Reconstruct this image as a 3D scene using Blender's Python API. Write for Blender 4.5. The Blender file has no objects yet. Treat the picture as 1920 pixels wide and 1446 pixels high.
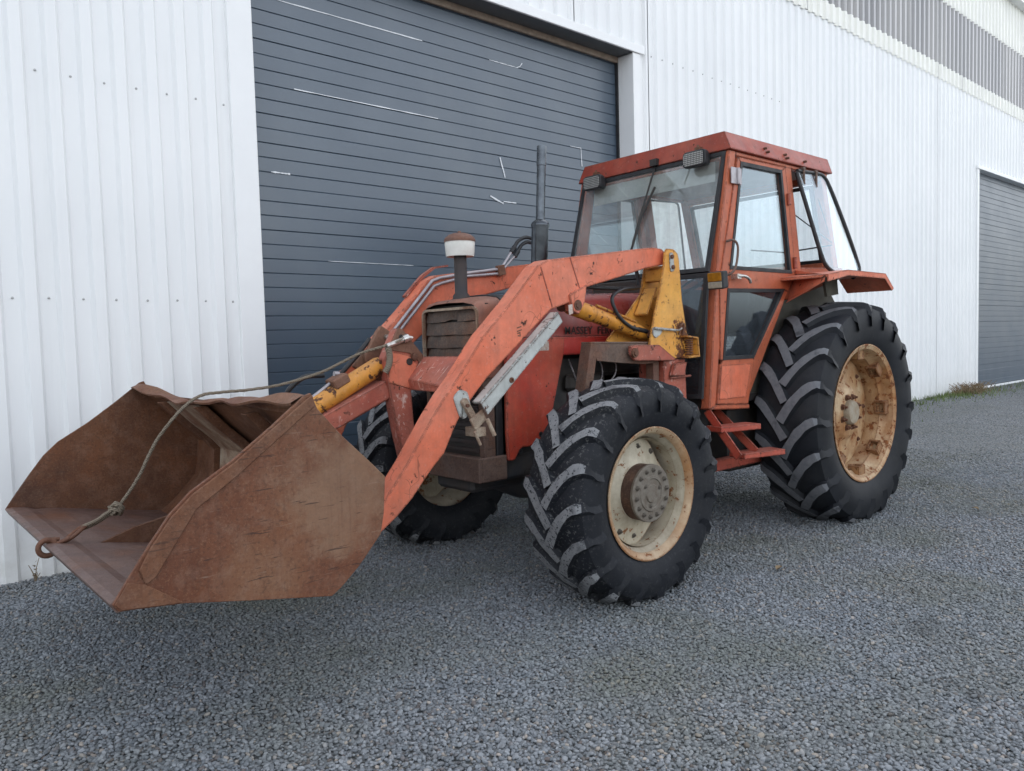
import bpy, bmesh, math, random
import numpy as np
from mathutils import Vector, Matrix
random.seed(7); RNG = np.random.default_rng(7)
SC = bpy.context.scene
COL = SC.collection
PI = math.pi

# ------------------------------------------------------------------ camera
def camera():
    yaw, pitch, roll = math.radians(41.016), math.radians(3.309), math.radians(1.558)
    fwd = Vector((math.sin(yaw)*math.cos(pitch), math.cos(yaw)*math.cos(pitch), -math.sin(pitch)))
    right = Vector((math.cos(yaw), -math.sin(yaw), 0)); down = fwd.cross(right)
    r = right*math.cos(roll) + down*math.sin(roll); d = -right*math.sin(roll) + down*math.cos(roll)
    cam = bpy.data.objects.new('camera', bpy.data.cameras.new('camera'))
    M = Matrix.Identity(4)
    for i in range(3):
        M[i][0], M[i][1], M[i][2] = r[i], -d[i], -fwd[i]
    M[2][3] = 1.36
    cam.matrix_world = M
    cam.data.sensor_width = 36; cam.data.lens = 1446.24*36/1920
    cam.data.clip_start = .05; cam.data.clip_end = 2000
    COL.objects.link(cam); SC.camera = cam
camera()

# ------------------------------------------------------------------ sky, sun, exposure
SUN_ELEV, SUN_AZ = math.radians(36), math.radians(24)      # azimuth from +Y towards +X: behind the building
w = bpy.data.worlds.new('World'); SC.world = w; w.use_nodes = True
wn = w.node_tree; bg = wn.nodes['Background']
sky = wn.nodes.new('ShaderNodeTexSky'); sky.sky_type = 'NISHITA'; sky.sun_disc = False
sky.sun_elevation = SUN_ELEV; sky.sun_rotation = SUN_AZ
sky.air_density = 1.0; sky.dust_density = 4.0; sky.ozone_density = 1.0
hz = wn.nodes.new('ShaderNodeHueSaturation'); hz.inputs['Saturation'].default_value = .29      # thin even haze over the whole sky
wn.links.new(sky.outputs[0], hz.inputs['Color']); wn.links.new(hz.outputs[0], bg.inputs[0]); bg.inputs[1].default_value = .15
sl = bpy.data.lights.new('sun', 'SUN'); sl.energy = 3.0; sl.angle = math.radians(.53); sl.color = (1, .95, .87)
so = bpy.data.objects.new('sun', sl); COL.objects.link(so)
sd = Vector((math.sin(SUN_AZ)*math.cos(SUN_ELEV), math.cos(SUN_AZ)*math.cos(SUN_ELEV), math.sin(SUN_ELEV)))
so.rotation_euler = sd.to_track_quat('Z', 'Y').to_euler(); so.location = sd*60
SC.view_settings.view_transform = 'Standard'; SC.view_settings.look = 'None'
SC.view_settings.gamma = 1; SC.view_settings.use_curve_mapping = False
SC.view_settings.exposure = 2.04
SC.cycles.max_bounces = 8; SC.cycles.transparent_max_bounces = 12
SC.cycles.caustics_reflective = False; SC.cycles.caustics_refractive = False

# ------------------------------------------------------------------ node helpers
class NT:
    def __init__(s, name):
        s.m = bpy.data.materials.new(name); s.m.use_nodes = True
        s.t = s.m.node_tree; s.b = s.t.nodes['Principled BSDF']; s.out = s.t.nodes['Material Output']
        s.tc = s.t.nodes.new('ShaderNodeTexCoord')
    def n(s, typ, **k):
        x = s.t.nodes.new(typ)
        for a, v in k.items(): setattr(x, a, v)
        return x
    def put(s, sock, v):
        if hasattr(v, 'is_output') or isinstance(v, bpy.types.NodeSocket): s.t.links.new(v, sock)
        elif isinstance(v, tuple) and len(v) == 3 and sock.type == 'RGBA': sock.default_value = (*v, 1)
        else: sock.default_value = v
    def coord(s, scale=(1, 1, 1), src='Object', rot=(0, 0, 0)):
        mp = s.n('ShaderNodeMapping'); s.t.links.new(s.tc.outputs[src], mp.inputs[0])
        mp.inputs['Scale'].default_value = scale; mp.inputs['Rotation'].default_value = rot
        return mp.outputs[0]
    def noise(s, scale, detail=4, rough=.55, vec=None, dist=0):
        x = s.n('ShaderNodeTexNoise'); x.inputs['Scale'].default_value = scale
        x.inputs['Detail'].default_value = detail; x.inputs['Roughness'].default_value = rough
        x.inputs['Distortion'].default_value = dist
        s.t.links.new(vec if vec is not None else s.tc.outputs['Object'], x.inputs['Vector'])
        return x.outputs['Fac']
    def voro(s, scale, vec=None, feature='F1', out='Distance'):
        x = s.n('ShaderNodeTexVoronoi', feature=feature); x.inputs['Scale'].default_value = scale
        s.t.links.new(vec if vec is not None else s.tc.outputs['Object'], x.inputs['Vector'])
        return x.outputs[out]
    def ramp(s, v, a, b, lo=0., hi=1.):
        x = s.n('ShaderNodeMapRange'); x.clamp = True
        s.put(x.inputs[0], v); x.inputs[1].default_value = a; x.inputs[2].default_value = b
        x.inputs[3].default_value = lo; x.inputs[4].default_value = hi
        return x.outputs[0]
    def math(s, op, a, b=0., c=0.):
        x = s.n('ShaderNodeMath', operation=op); s.put(x.inputs[0], a); s.put(x.inputs[1], b); s.put(x.inputs[2], c)
        return x.outputs[0]
    def mix(s, f, a, b, blend='MIX'):
        x = s.n('ShaderNodeMix', data_type='RGBA', blend_type=blend)
        s.put(x.inputs[0], f); s.put(x.inputs[6], a); s.put(x.inputs[7], b)
        return x.outputs[2]
    def bump(s, h, strength=.3, dist=.01, nrm=None):
        x = s.n('ShaderNodeBump'); x.inputs['Strength'].default_value = strength; x.inputs['Distance'].default_value = dist
        s.put(x.inputs['Height'], h)
        if nrm is not None: s.t.links.new(nrm, x.inputs['Normal'])
        s.t.links.new(x.outputs[0], s.b.inputs['Normal']); return x.outputs[0]
    def edge(s, radius=.016, lo=.008, hi=.10):
        bv = s.n('ShaderNodeBevel'); bv.samples = 3; bv.inputs[0].default_value = radius
        ge = s.n('ShaderNodeNewGeometry')
        d = s.n('ShaderNodeVectorMath', operation='DOT_PRODUCT')
        s.t.links.new(bv.outputs[0], d.inputs[0]); s.t.links.new(ge.outputs['Normal'], d.inputs[1])
        return s.ramp(s.math('SUBTRACT', 1., d.outputs['Value']), lo, hi)
    def set(s, **k):
        for a, v in k.items(): s.put(s.b.inputs[a.replace('_', ' ')], v)
        return s.m
    def rand(s):
        return s.n('ShaderNodeObjectInfo').outputs['Random']

def paint(name, base, fade, rough=.5, chips=.33, edge=.5, dirt=.35, fadepos=.5, rustc=((.11,.042,.024), (.035,.018,.014)), spec=.4, dirtc=(.085,.06,.05), crack=.75, scuff=0., spots=()):
    s = NT(name)
    f = s.ramp(s.noise(2.4, 6, .6), fadepos-.16, fadepos+.16)
    c = s.mix(f, base, fade)
    c = s.mix(s.ramp(s.noise(.9, 4, .6), .42, .66, 0., .30), c, tuple(min(.75, v*1.05+.07) for v in fade))
    gn = s.n('ShaderNodeNewGeometry'); gz = s.n('ShaderNodeSeparateXYZ'); s.t.links.new(gn.outputs['Normal'], gz.inputs[0])
    c = s.mix(s.math('MULTIPLY', s.ramp(gz.outputs['Z'], .35, .95, 0., .34), s.ramp(s.noise(6, 6, .7), .3, .65)), c, (.33,.26,.22))   # dust lying on upward faces
    mott = s.ramp(s.noise(13, 7, .7), .28, .72, .84, 1.12)
    mc = s.n('ShaderNodeCombineColor'); [s.t.links.new(mott, mc.inputs[i]) for i in range(3)]
    c = s.mix(1., c, mc.outputs[0], 'MULTIPLY')
    dark = s.ramp(s.noise(9, 8, .72), .42, .78)
    c = s.mix(s.math('MULTIPLY', dark, dirt), c, dirtc)
    st = s.ramp(s.noise(1., 5, .6, s.coord((30, 30, 2.2))), .5, .8)
    c = s.mix(s.math('MULTIPLY', st, dirt*.7), c, dirtc)
    lt = s.ramp(s.noise(42, 3, .6), .6, .75)
    c = s.mix(s.math('MULTIPLY', lt, .13), c, (.62,.5,.45))
    nn = s.noise(17, 9, .68)
    th = .695 - chips*.17
    m = s.ramp(nn, th, th+.035)
    m2 = s.ramp(s.noise(6.5, 10, .74), .73-chips*.17, .75-chips*.17)
    m = s.math('MAXIMUM', m, m2)
    sc_ = s.n('ShaderNodeTexVoronoi', feature='DISTANCE_TO_EDGE'); sc_.inputs['Scale'].default_value = 8.5
    wob = s.n('ShaderNodeTexNoise'); wob.inputs['Scale'].default_value = 5; s.t.links.new(s.tc.outputs['Object'], wob.inputs['Vector'])
    vm = s.n('ShaderNodeVectorMath', operation='MULTIPLY_ADD'); s.t.links.new(wob.outputs['Color'], vm.inputs[0]); vm.inputs[1].default_value = (.25,.25,.25); s.t.links.new(s.tc.outputs['Object'], vm.inputs[2])
    s.t.links.new(vm.outputs[0], sc_.inputs['Vector'])
    m3 = s.math('MULTIPLY', s.ramp(sc_.outputs['Distance'], .017, .008), s.ramp(s.noise(4.3, 3, .5), .60-chips*.12, .64-chips*.12))
    if crack: m = s.math('MAXIMUM', m, s.math('MULTIPLY', m3, crack))
    for (cx, cy, cz), rad in spots:                       # rust blooming round a latch or bolt
        vd = s.n('ShaderNodeVectorMath', operation='DISTANCE'); s.t.links.new(s.tc.outputs['Object'], vd.inputs[0]); vd.inputs[1].default_value = (cx, cy, cz)
        near = s.ramp(vd.outputs['Value'], rad, rad*.2)
        m = s.math('MAXIMUM', m, s.ramp(s.math('ADD', s.noise(38, 6, .7), s.math('MULTIPLY', near, .24)), .62, .67))
    if scuff:
        k = s.math('MAXIMUM', s.ramp(s.noise(1., 5, .65, s.coord((14, 60, 9), rot=(.2,.7,.3))), .60, .66), s.ramp(s.noise(1., 5, .65, s.coord((60, 12, 60), rot=(.3,.2,.5))), .62, .68))
        k = s.math('MULTIPLY', k, s.ramp(s.noise(5, 4), .42, .58))
        c = s.mix(s.math('MULTIPLY', k, scuff), c, (.62,.42,.36))
    if edge > 0:
        e = s.edge()
        em = s.ramp(s.math('MULTIPLY', e, s.ramp(s.noise(34, 5, .7), .28, .7)), .5-edge*.35, .62-edge*.3)
        m = s.math('MAXIMUM', m, em)
    rc = s.mix(s.ramp(s.noise(55, 4), .35, .65), rustc[0], rustc[1])
    c = s.mix(m, c, rc)
    r = s.ramp(s.noise(7, 5), .3, .7, rough-.08, rough+.12)
    r = s.math('ADD', r, s.math('MULTIPLY', m, .25))
    h = s.math('SUBTRACT', s.math('MULTIPLY', s.noise(60, 4), .25), s.math('MULTIPLY', m, .6))
    s.bump(h, .25, .004)
    return s.set(Base_Color=c, Roughness=r, Specular_IOR_Level=spec)

def rusty(name, a, b, c3, rough=.8, scr=.5, metal=0., scale=1., patch=None):
    """bare rusted plate: three tones, pits, long scrape marks"""
    s = NT(name)
    v = s.coord((scale, scale, scale)); v2 = s.coord((6.5, 40, 95), rot=(0, .2, 0)); v4 = s.coord((9, 40, 120), rot=(0, -.35, 0)); v3 = s.coord((55, 30, 2.0))
    col = s.mix(s.ramp(s.noise(2.6, 7, .62, v, .6), .36, .62), a, b)
    col = s.mix(s.math('MULTIPLY', s.ramp(s.noise(1.7, 7, .62, v), .47, .64), .8), col, c3)
    col = s.mix(s.math('MULTIPLY', s.ramp(s.noise(3.7, 8, .7, v), .50, .66), .5), col, (.19,.072,.032))
    col = s.mix(s.math('MULTIPLY', s.ramp(s.noise(14, 8, .75, v), .48, .74), .45), col, (.26,.165,.12))
    col = s.mix(s.math('MULTIPLY', s.ramp(s.noise(70, 3, .7, v), .5, .72), .55), col, (.055,.026,.018))
    col = s.mix(s.math('MULTIPLY', s.ramp(s.noise(120, 2, .7, v), .55, .75), .35), col, (.30,.17,.10))
    if patch:                                             # place where the plate has been rubbed paler
        (px_, py_, pz_), rad = patch
        vd = s.n('ShaderNodeVectorMath', operation='DISTANCE'); s.t.links.new(s.tc.outputs['Object'], vd.inputs[0]); vd.inputs[1].default_value = (px_, py_, pz_)
        pm = s.ramp(s.math('ADD', s.ramp(vd.outputs['Value'], rad, rad*.3, 0, .5), s.noise(7, 7, .65, v)), .62, .86)
        col = s.mix(s.math('MULTIPLY', pm, .42), col, (.265,.170,.110))
    if scr:
        k = s.math('MAXIMUM', s.ramp(s.noise(1., 4, .6, v2), .635, .66), s.ramp(s.noise(1., 4, .6, v4), .65, .67))
        k = s.math('MULTIPLY', k, s.ramp(s.noise(2.6, 3, .5, v), .47, .53))
        col = s.mix(s.math('MULTIPLY', k, scr), col, (.035,.022,.018))
        k2 = s.ramp(s.noise(1., 6, .7, v2), .37, .31)
        col = s.mix(s.math('MULTIPLY', k2, scr*.5), col, (.36,.27,.21))
    st = s.ramp(s.noise(1., 5, .6, v3), .52, .8)
    col = s.mix(s.math('MULTIPLY', st, .35), col, (.075,.034,.022))
    h = s.math('ADD', s.noise(26, 9, .72, v), s.math('MULTIPLY', s.noise(150, 3, .6, v), .3))
    s.bump(h, .5, .006)
    return s.set(Base_Color=col, Roughness=s.ramp(s.noise(9, 5, .6, v), .3, .7, rough-.15, rough+.1), Metallic=metal, Specular_IOR_Level=.3)

def simple(name, col, col2=None, rough=.6, scale=12, metal=0., bump=.15, spec=.4):
    s = NT(name)
    c = s.mix(s.ramp(s.noise(scale, 7, .65), .32, .68), col, col2 or tuple(v*.6 for v in col))
    if bump: s.bump(s.noise(scale*5, 5), bump, .004)
    return s.set(Base_Color=c, Roughness=s.ramp(s.noise(scale*.7, 5), .3, .7, max(.05, rough-.12), min(1, rough+.12)), Metallic=metal, Specular_IOR_Level=spec)

def glass_mat(name, tint=(.9,.95,.95), dust=.08, rough=.02, dustscale=6, dustc=(.55,.55,.52)):
    s = NT(name); s.t.nodes.remove(s.b)
    tr = s.n('ShaderNodeBsdfTransparent'); s.put(tr.inputs[0], tint)
    gl = s.n('ShaderNodeBsdfGlossy'); gl.inputs['Roughness'].default_value = rough; s.put(gl.inputs[0], (.80,.92,1.0))  # blue of the reflected sky is put into the gloss colour
    fr = s.n('ShaderNodeFresnel'); bf = s.n('ShaderNodeNewGeometry'); s.put(fr.inputs[0], s.ramp(bf.outputs['Backfacing'], 0, 1, 1.52, 1/1.52))
    mx = s.n('ShaderNodeMixShader'); s.put(mx.inputs[0], s.math('MULTIPLY', fr.outputs[0], 1.7)); s.put(mx.inputs[1], tr.outputs[0]); s.put(mx.inputs[2], gl.outputs[0])
    df = s.n('ShaderNodeBsdfDiffuse'); s.put(df.inputs[0], dustc)
    d = s.ramp(s.noise(dustscale, 7, .7), .35, .75, dust*.3, dust*1.6)
    mx2 = s.n('ShaderNodeMixShader'); s.put(mx2.inputs[0], d); s.put(mx2.inputs[1], mx.outputs[0]); s.put(mx2.inputs[2], df.outputs[0])
    s.t.links.new(mx2.outputs[0], s.out.inputs[0])
    return s.m

M = {}
def materials():
    # ---- building
    s = NT('white_cladding')
    c = s.mix(s.ramp(s.noise(.6, 5), .35, .7), (.855,.865,.865), (.80,.815,.82))
    st = s.ramp(s.noise(1., 5, .6, s.coord((9, 9, .35))), .55, .85)
    c = s.mix(s.math('MULTIPLY', st, .22), c, (.55,.56,.54))
    sep = s.n('ShaderNodeSeparateXYZ'); s.t.links.new(s.tc.outputs['Object'], sep.inputs[0])
    low = s.math('MULTIPLY', s.ramp(sep.outputs['Z'], .55, .0), s.ramp(s.noise(5, 6, .7), .3, .7))   # splash dirt at the foot of the sheets
    c = s.mix(s.math('MULTIPLY', low, .55), c, (.42,.41,.36))
    s.bump(s.noise(1., 3, .5, s.coord((2.2, 2.2, 1.1))), .12, .03)
    M['white'] = s.set(Base_Color=c, Roughness=.42, Specular_IOR_Level=.45)
    M['white_trim'] = simple('white_flashing', (.855,.865,.865), (.82,.83,.83), .38, 3, bump=.02)
    M['cream'] = simple('cream_cladding', (.86,.86,.80), (.80,.80,.755), .42, 2, bump=.02)
    s = NT('daylight_sheet')
    c = s.mix(s.ramp(s.noise(1., 4, .6, s.coord((.9, .9, .12))), .35, .65), (.30,.30,.31), (.44,.43,.42))
    M['daylight'] = s.set(Base_Color=c, Roughness=.28, Specular_IOR_Level=.7)
    s = NT('grey_door_paint'); s.tc = s.n('ShaderNodeNewGeometry')
    c = s.mix(s.ramp(s.noise(1.4, 6, .6, s.tc.outputs['Position']), .3, .7), (.050,.078,.112), (.062,.090,.122))
    c = s.mix(s.ramp(s.rand(), 0., 1., 0., .35), c, (.046,.072,.105))
    c = s.mix(s.math('MULTIPLY', s.ramp(s.noise(1., 5, .6, s.coord((2, 2, .5), 'Position')), .5, .8), .25), c, (.11,.13,.14))
    s.bump(s.noise(2.2, 3, .5, s.tc.outputs['Position']), .05, .02)
    M['door'] = s.set(Base_Color=c, Roughness=s.ramp(s.noise(2, 4, .5, s.tc.outputs['Position']), .3, .7, .34, .42), Specular_IOR_Level=1.)
    M['door_dark'] = simple('door_gap', (.03,.035,.04), (.02,.024,.03), .6, 6)
    M['film'] = simple('torn_protective_film', (.78,.80,.82), (.62,.65,.68), .3, 30, bump=.1)
    M['soffit'] = simple('soffit_grey', (.16,.175,.18), (.12,.13,.135), .5, 3, bump=.03)
    M['rail_brown'] = simple('door_head_rail', (.30,.24,.19), (.18,.14,.11), .6, 12)
    M['screw'] = simple('screw_head', (.55,.56,.55), (.4,.4,.4), .4, 50, metal=.6)
    # ---- ground
    s = NT('gravel_bed')
    v = s.tc.outputs['Object']
    cell = s.voro(58, v, out='Color'); sepc = s.n('ShaderNodeSeparateColor'); s.t.links.new(cell, sepc.inputs[0])
    c = s.mix(sepc.outputs[0], (.13,.143,.155), (.29,.305,.32))
    c = s.mix(s.ramp(sepc.outputs[1], .86, .95), c, (.30,.28,.25))
    d = s.voro(58, v)
    c = s.mix(s.ramp(d, .45, .8), c, (.035,.038,.042))
    big = s.ramp(s.noise(.55, 5, .6), .36, .66)
    c = s.mix(s.math('MULTIPLY', big, .35), c, (.10,.105,.085))
    s.bump(s.math('SUBTRACT', 1., d), .9, .012)
    M['gravel_bed'] = s.set(Base_Color=c, Roughness=.85, Specular_IOR_Level=.25)
    s = NT('gravel_stone')
    r = s.rand()
    c = s.mix(r, (.125,.138,.150), (.275,.290,.305))
    c = s.mix(s.ramp(s.math('FRACT', s.math('MULTIPLY', r, 37.7)), .93, .96), c, (.34,.30,.26))
    c = s.mix(s.ramp(s.math('FRACT', s.math('MULTIPLY', r, 91.3)), .9, .98), c, (.12,.10,.09))
    ge = s.n('ShaderNodeNewGeometry')
    big = s.ramp(s.noise(.8, 5, .62, ge.outputs['Position']), .44, .64)
    c = s.mix(s.math('MULTIPLY', big, .62), c, (.125,.13,.088))
    oil = s.ramp(s.noise(2.3, 6, .7, ge.outputs['Position']), .60, .68)
    c = s.mix(s.math('MULTIPLY', oil, .6), c, (.055,.055,.052))
    big2 = s.ramp(s.noise(.5, 3, .6, s.math('ADD', 0, 0) if False else ge.outputs['Position']), .6, .42)
    c = s.mix(s.math('MULTIPLY', big2, .22), c, (.17,.21,.26))
    s.bump(s.noise(140, 4), .3, .002)
    M['stone'] = s.set(Base_Color=c, Roughness=.75, Specular_IOR_Level=.35)
    s = NT('grass_blade')
    c = s.mix(s.rand(), (.06,.13,.025), (.15,.20,.05))
    M['grass'] = s.set(Base_Color=s.mix(s.noise(3, 3), c, (.10,.13,.035)), Roughness=.6)
    M['dry'] = simple('dry_weed', (.25,.19,.11), (.14,.09,.05), .8, 9)
    # ---- tractor and loader
    M['loader_red'] = paint('loader_faded_red', (.66,.135,.058), (.70,.205,.118), .52, .42, .8, .30, .47, crack=.45)
    M['loader_dark'] = paint('loader_scuffed_red', (.34,.055,.032), (.45,.13,.082), .5, .52, .75, .4, .5, crack=.3, scuff=1.)
    M['cab_red'] = paint('cab_faded_red', (.46,.096,.040), (.52,.145,.068), .5, .36, .65, .30, .5, crack=.2)
    M['roof_red'] = paint('roof_red', (.28,.034,.018), (.38,.078,.042), .5, .36, .5, .4, .55, crack=.2)
    M['hood_red'] = paint('hood_maroon', (.31,.022,.018), (.38,.06,.05), .30, .2, .3, .35, .55, spec=.55, crack=0)
    M['panel_red'] = paint('side_panel_red', (.50,.026,.012), (.52,.105,.052), .42, .34, .5, .42, .54, crack=.2)
    M['bright_red'] = paint('bright_red', (.52,.018,.010), (.46,.026,.016), .35, .2, .3, .2, .6)
    M['step_red'] = paint('step_red', (.40,.045,.026), (.44,.09,.052), .5, .4, .55, .35, .5)
    M['nose'] = paint('worn_nose_cowl', (.20,.055,.030), (.26,.10,.06), .55, .45, .5, .5, .5)
    M['yellow'] = paint('loader_yellow', (.68,.29,.035), (.74,.37,.075), .45, .40, .75, .22, .5, ((.20,.065,.02), (.06,.024,.014)), crack=0, spots=(((1.36,-.59,1.40),.13),((1.33,-.59,1.25),.09),((1.20,-.55,1.33),.06)))
    M['yellow_worn'] = paint('cylinder_yellow', (.60,.22,.02), (.68,.31,.04), .42, .80, .7, .35, .5, ((.13,.05,.02), (.03,.016,.012)), crack=0)
    M['prop_grey'] = paint('prop_grey_paint', (.42,.44,.42), (.52,.54,.52), .5, .40, .6, .3, .5)
    M['bracket'] = rusty('dirty_bracket_steel', (.085,.06,.048), (.14,.10,.08), (.18,.065,.04), .7, .3)
    M['rust'] = rusty('bucket_rust', (.118,.041,.021), (.162,.064,.034), (.215,.115,.066), .66, .7, patch=((.36,-.99,.37),.30))
    M['rust_in'] = rusty('bucket_inside_rust', (.115,.050,.026), (.080,.037,.023), (.155,.064,.030), .75, .25)
    M['rust_floor'] = rusty('bucket_floor_steel', (.125,.082,.075), (.16,.105,.09), (.10,.055,.045), .5, .3)
    M['rust_edge'] = rusty('bucket_edge_rust', (.175,.078,.042), (.13,.054,.030), (.23,.135,.085), .8, .5)
    M['mud'] = rusty('caked_mud', (.32,.25,.18), (.16,.08,.05), (.42,.36,.28), .9, .3, scale=2.4)
    M['rust_plate'] = rusty('rusted_lug', (.17,.08,.05), (.23,.13,.09), (.12,.05,.03), .75, .3)
    M['dark'] = simple('oily_black_iron', (.022,.022,.024), (.05,.042,.036), .6, 9)
    M['dark_blue'] = simple('dark_casting', (.03,.034,.042), (.06,.05,.045), .6, 7)
    M['brown_steel'] = rusty('front_frame_steel', (.085,.05,.04), (.13,.09,.075), (.17,.11,.09), .7, .3)
    M['fender_mud'] = simple('dusty_fender_inside', (.10,.095,.075), (.055,.052,.045), .8, 6)
    M['rubber_trim'] = simple('black_rubber', (.016,.017,.020), (.03,.03,.032), .55, 20)
    M['hose'] = simple('black_hose', (.014,.015,.018), (.028,.028,.03), .45, 20)
    M['pipe'] = simple('hydraulic_pipe', (.42,.40,.42), (.30,.27,.28), .35, 18, metal=.45)
    M['chrome'] = simple('bright_steel', (.62,.62,.60), (.45,.42,.38), .3, 30, metal=.85)
    M['muffler'] = simple('muffler_steel', (.16,.18,.20), (.045,.05,.058), .2, 5, metal=.85)
    M['stack'] = simple('intake_stack', (.022,.022,.026), (.055,.038,.032), .5, 7)
    M['slat'] = rusty('grille_slat_steel', (.055,.048,.045), (.075,.06,.052), (.10,.065,.045), .55, .5)
    M['bowl'] = simple('white_bowl_plastic', (.74,.74,.70), (.60,.59,.54), .4, 10, bump=.03)
    M['cap'] = rusty('rusty_brown_cap', (.13,.07,.055), (.17,.09,.07), (.10,.05,.04), .6, 0)
    s = NT('tyre_rubber')
    c = s.mix(s.ramp(s.noise(4, 6, .6), .35, .65), (.008,.0095,.013), (.016,.018,.023))
    sx = s.n('ShaderNodeSeparateXYZ'); s.t.links.new(s.tc.outputs['Object'], sx.inputs[0])
    rad = s.math('SQRT', s.math('ADD', s.math('MULTIPLY', sx.outputs['X'], sx.outputs['X']), s.math('MULTIPLY', sx.outputs['Z'], sx.outputs['Z'])))
    spat = s.math('MULTIPLY', s.ramp(s.noise(52, 6, .75), .555, .62), s.ramp(rad, .50, .56, .08, .5))   # dried mud thrown into the tread
    c = s.mix(spat, c, (.20,.20,.195))
    c = s.mix(s.math('MULTIPLY', s.ramp(s.noise(3, 4, .6), .5, .75), .3), c, (.050,.049,.047))
    s.bump(s.noise(30, 6), .2, .004)
    M['rubber'] = s.set(Base_Color=c, Roughness=.6, Specular_IOR_Level=.24)
    s = NT('tyre_rubber_clean')
    c = s.mix(s.ramp(s.noise(4, 6, .6), .35, .65), (.009,.0105,.0135), (.016,.018,.023))
    c = s.mix(s.math('MULTIPLY', s.ramp(s.noise(3, 5, .7), .48, .75), .35), c, (.050,.049,.047))
    s.bump(s.noise(30, 6), .15, .004)
    M['rubber_clean'] = s.set(Base_Color=c, Roughness=.58, Specular_IOR_Level=.24)
    s = NT('worn_lug_face')
    c = s.mix(s.ramp(s.noise(30, 7, .7), .3, .7), (.15,.155,.165), (.245,.25,.255))
    c = s.mix(s.ramp(s.noise(60, 6, .75), .535, .60), c, (.028,.03,.035))
    c = s.mix(s.ramp(s.noise(7, 4, .6), .55, .70), c, (.06,.062,.068))
    s.bump(s.noise(75, 5), .5, .004)
    M['lug_dusty'] = s.set(Base_Color=c, Roughness=.85, Specular_IOR_Level=.2)
    s = NT('worn_lug_face_clean')
    c = s.mix(s.ramp(s.noise(25, 6, .7), .3, .7), (.115,.12,.132), (.175,.18,.19))
    c = s.mix(s.ramp(s.noise(8, 4, .6), .55, .72), c, (.05,.052,.058))
    s.bump(s.noise(90, 5), .35, .003)
    M['lug_clean'] = s.set(Base_Color=c, Roughness=.8, Specular_IOR_Level=.2)
    M['rim_cream'] = paint('cream_rim', (.56,.51,.40), (.42,.37,.27), .5, .62, 1.0, .6, .5, ((.30,.13,.05), (.14,.055,.025)), dirtc=(.22,.17,.11), crack=0)
    M['rim_edge'] = paint('rust_bitten_flange', (.54,.46,.32), (.34,.16,.055), .55, .75, .9, .7, .50, ((.28,.11,.035), (.14,.055,.025)), dirtc=(.24,.12,.05), crack=0)
    M['rim_rust'] = paint('rusty_rim', (.62,.51,.33), (.38,.17,.052), .55, .82, .9, .8, .49, ((.28,.10,.03), (.14,.05,.02)), dirtc=(.24,.10,.035), crack=0)
    M['hub_brown'] = rusty('hub_brown', (.060,.034,.027), (.085,.048,.036), (.05,.03,.024), .65, 0)
    M['hub_face'] = simple('hub_face_grey', (.20,.18,.15), (.115,.09,.068), .6, 22, bump=.4)
    M['rim_lug'] = paint('rusted_rim_lug', (.36,.20,.08), (.26,.11,.04), .6, .8, .9, .8, .5, ((.20,.075,.025), (.10,.04,.018)), crack=0)
    M['rear_cap'] = simple('rear_hub_cap', (.36,.32,.25), (.26,.19,.12), .6, 16, bump=.3)
    M['hub_bolt'] = simple('dark_hub_bolt', (.13,.115,.095), (.075,.062,.05), .55, 30)
    M['bolt'] = rusty('rusty_bolt', (.12,.055,.035), (.17,.08,.05), (.08,.04,.03), .65, 0, .2)
    M['glass'] = glass_mat('cab_glass', (.93,.96,.97), .035)
    M['glass_screen'] = glass_mat('dirty_windscreen', (.94,.96,.95), .11, .01, 5, (.72,.73,.71))
    M['glass_dark'] = glass_mat('smoked_lower_glass', (.62,.67,.72), .07, .02, 5, (.25,.28,.31))
    M['glass_q'] = glass_mat('quarter_glass', (.97,.98,.97), .05, .02, 1.6, (.75,.75,.72))
    M['amber'] = simple('amber_lens', (.34,.15,.012), (.22,.09,.01), .2, 40, bump=.3)
    M['clear_lens'] = simple('clear_lens', (.34,.32,.26), (.22,.21,.18), .2, 60, bump=.4)
    s = NT('ribbed_lamp_glass')
    w1 = s.n('ShaderNodeTexWave', bands_direction='Y'); w1.inputs['Scale'].default_value = 26; s.t.links.new(s.tc.outputs['Object'], w1.inputs[0])
    w2 = s.n('ShaderNodeTexWave', bands_direction='Z'); w2.inputs['Scale'].default_value = 26; s.t.links.new(s.tc.outputs['Object'], w2.inputs[0])
    c = s.mix(s.math('MULTIPLY', s.ramp(w1.outputs['Fac'], .15, .45), s.ramp(w2.outputs['Fac'], .15, .45)), (.05,.05,.05), (.34,.34,.32))
    M['lamp_glass'] = s.set(Base_Color=c, Roughness=.2, Specular_IOR_Level=.7)
    M['seat'] = simple('black_vinyl', (.02,.02,.022), (.035,.034,.034), .5, 15)
    M['lining'] = simple('roof_lining', (.52,.54,.53), (.42,.44,.43), .8, 8)
    M['decal'] = simple('black_decal', (.02,.018,.018), (.05,.035,.035), .5, 25, bump=0)
    M['sticker'] = simple('worn_sticker', (.62,.60,.54), (.36,.20,.15), .5, 55, bump=0)
    s = NT('rope_fibre')
    wv = s.n('ShaderNodeTexWave'); wv.inputs['Scale'].default_value = 60; wv.bands_direction = 'DIAGONAL'; s.t.links.new(s.tc.outputs['Object'], wv.inputs[0])
    c = s.mix(wv.outputs['Fac'], (.11,.088,.062), (.25,.21,.16))
    s.bump(wv.outputs['Fac'], .5, .004)
    M['rope'] = s.set(Base_Color=c, Roughness=.9)
materials()

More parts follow.
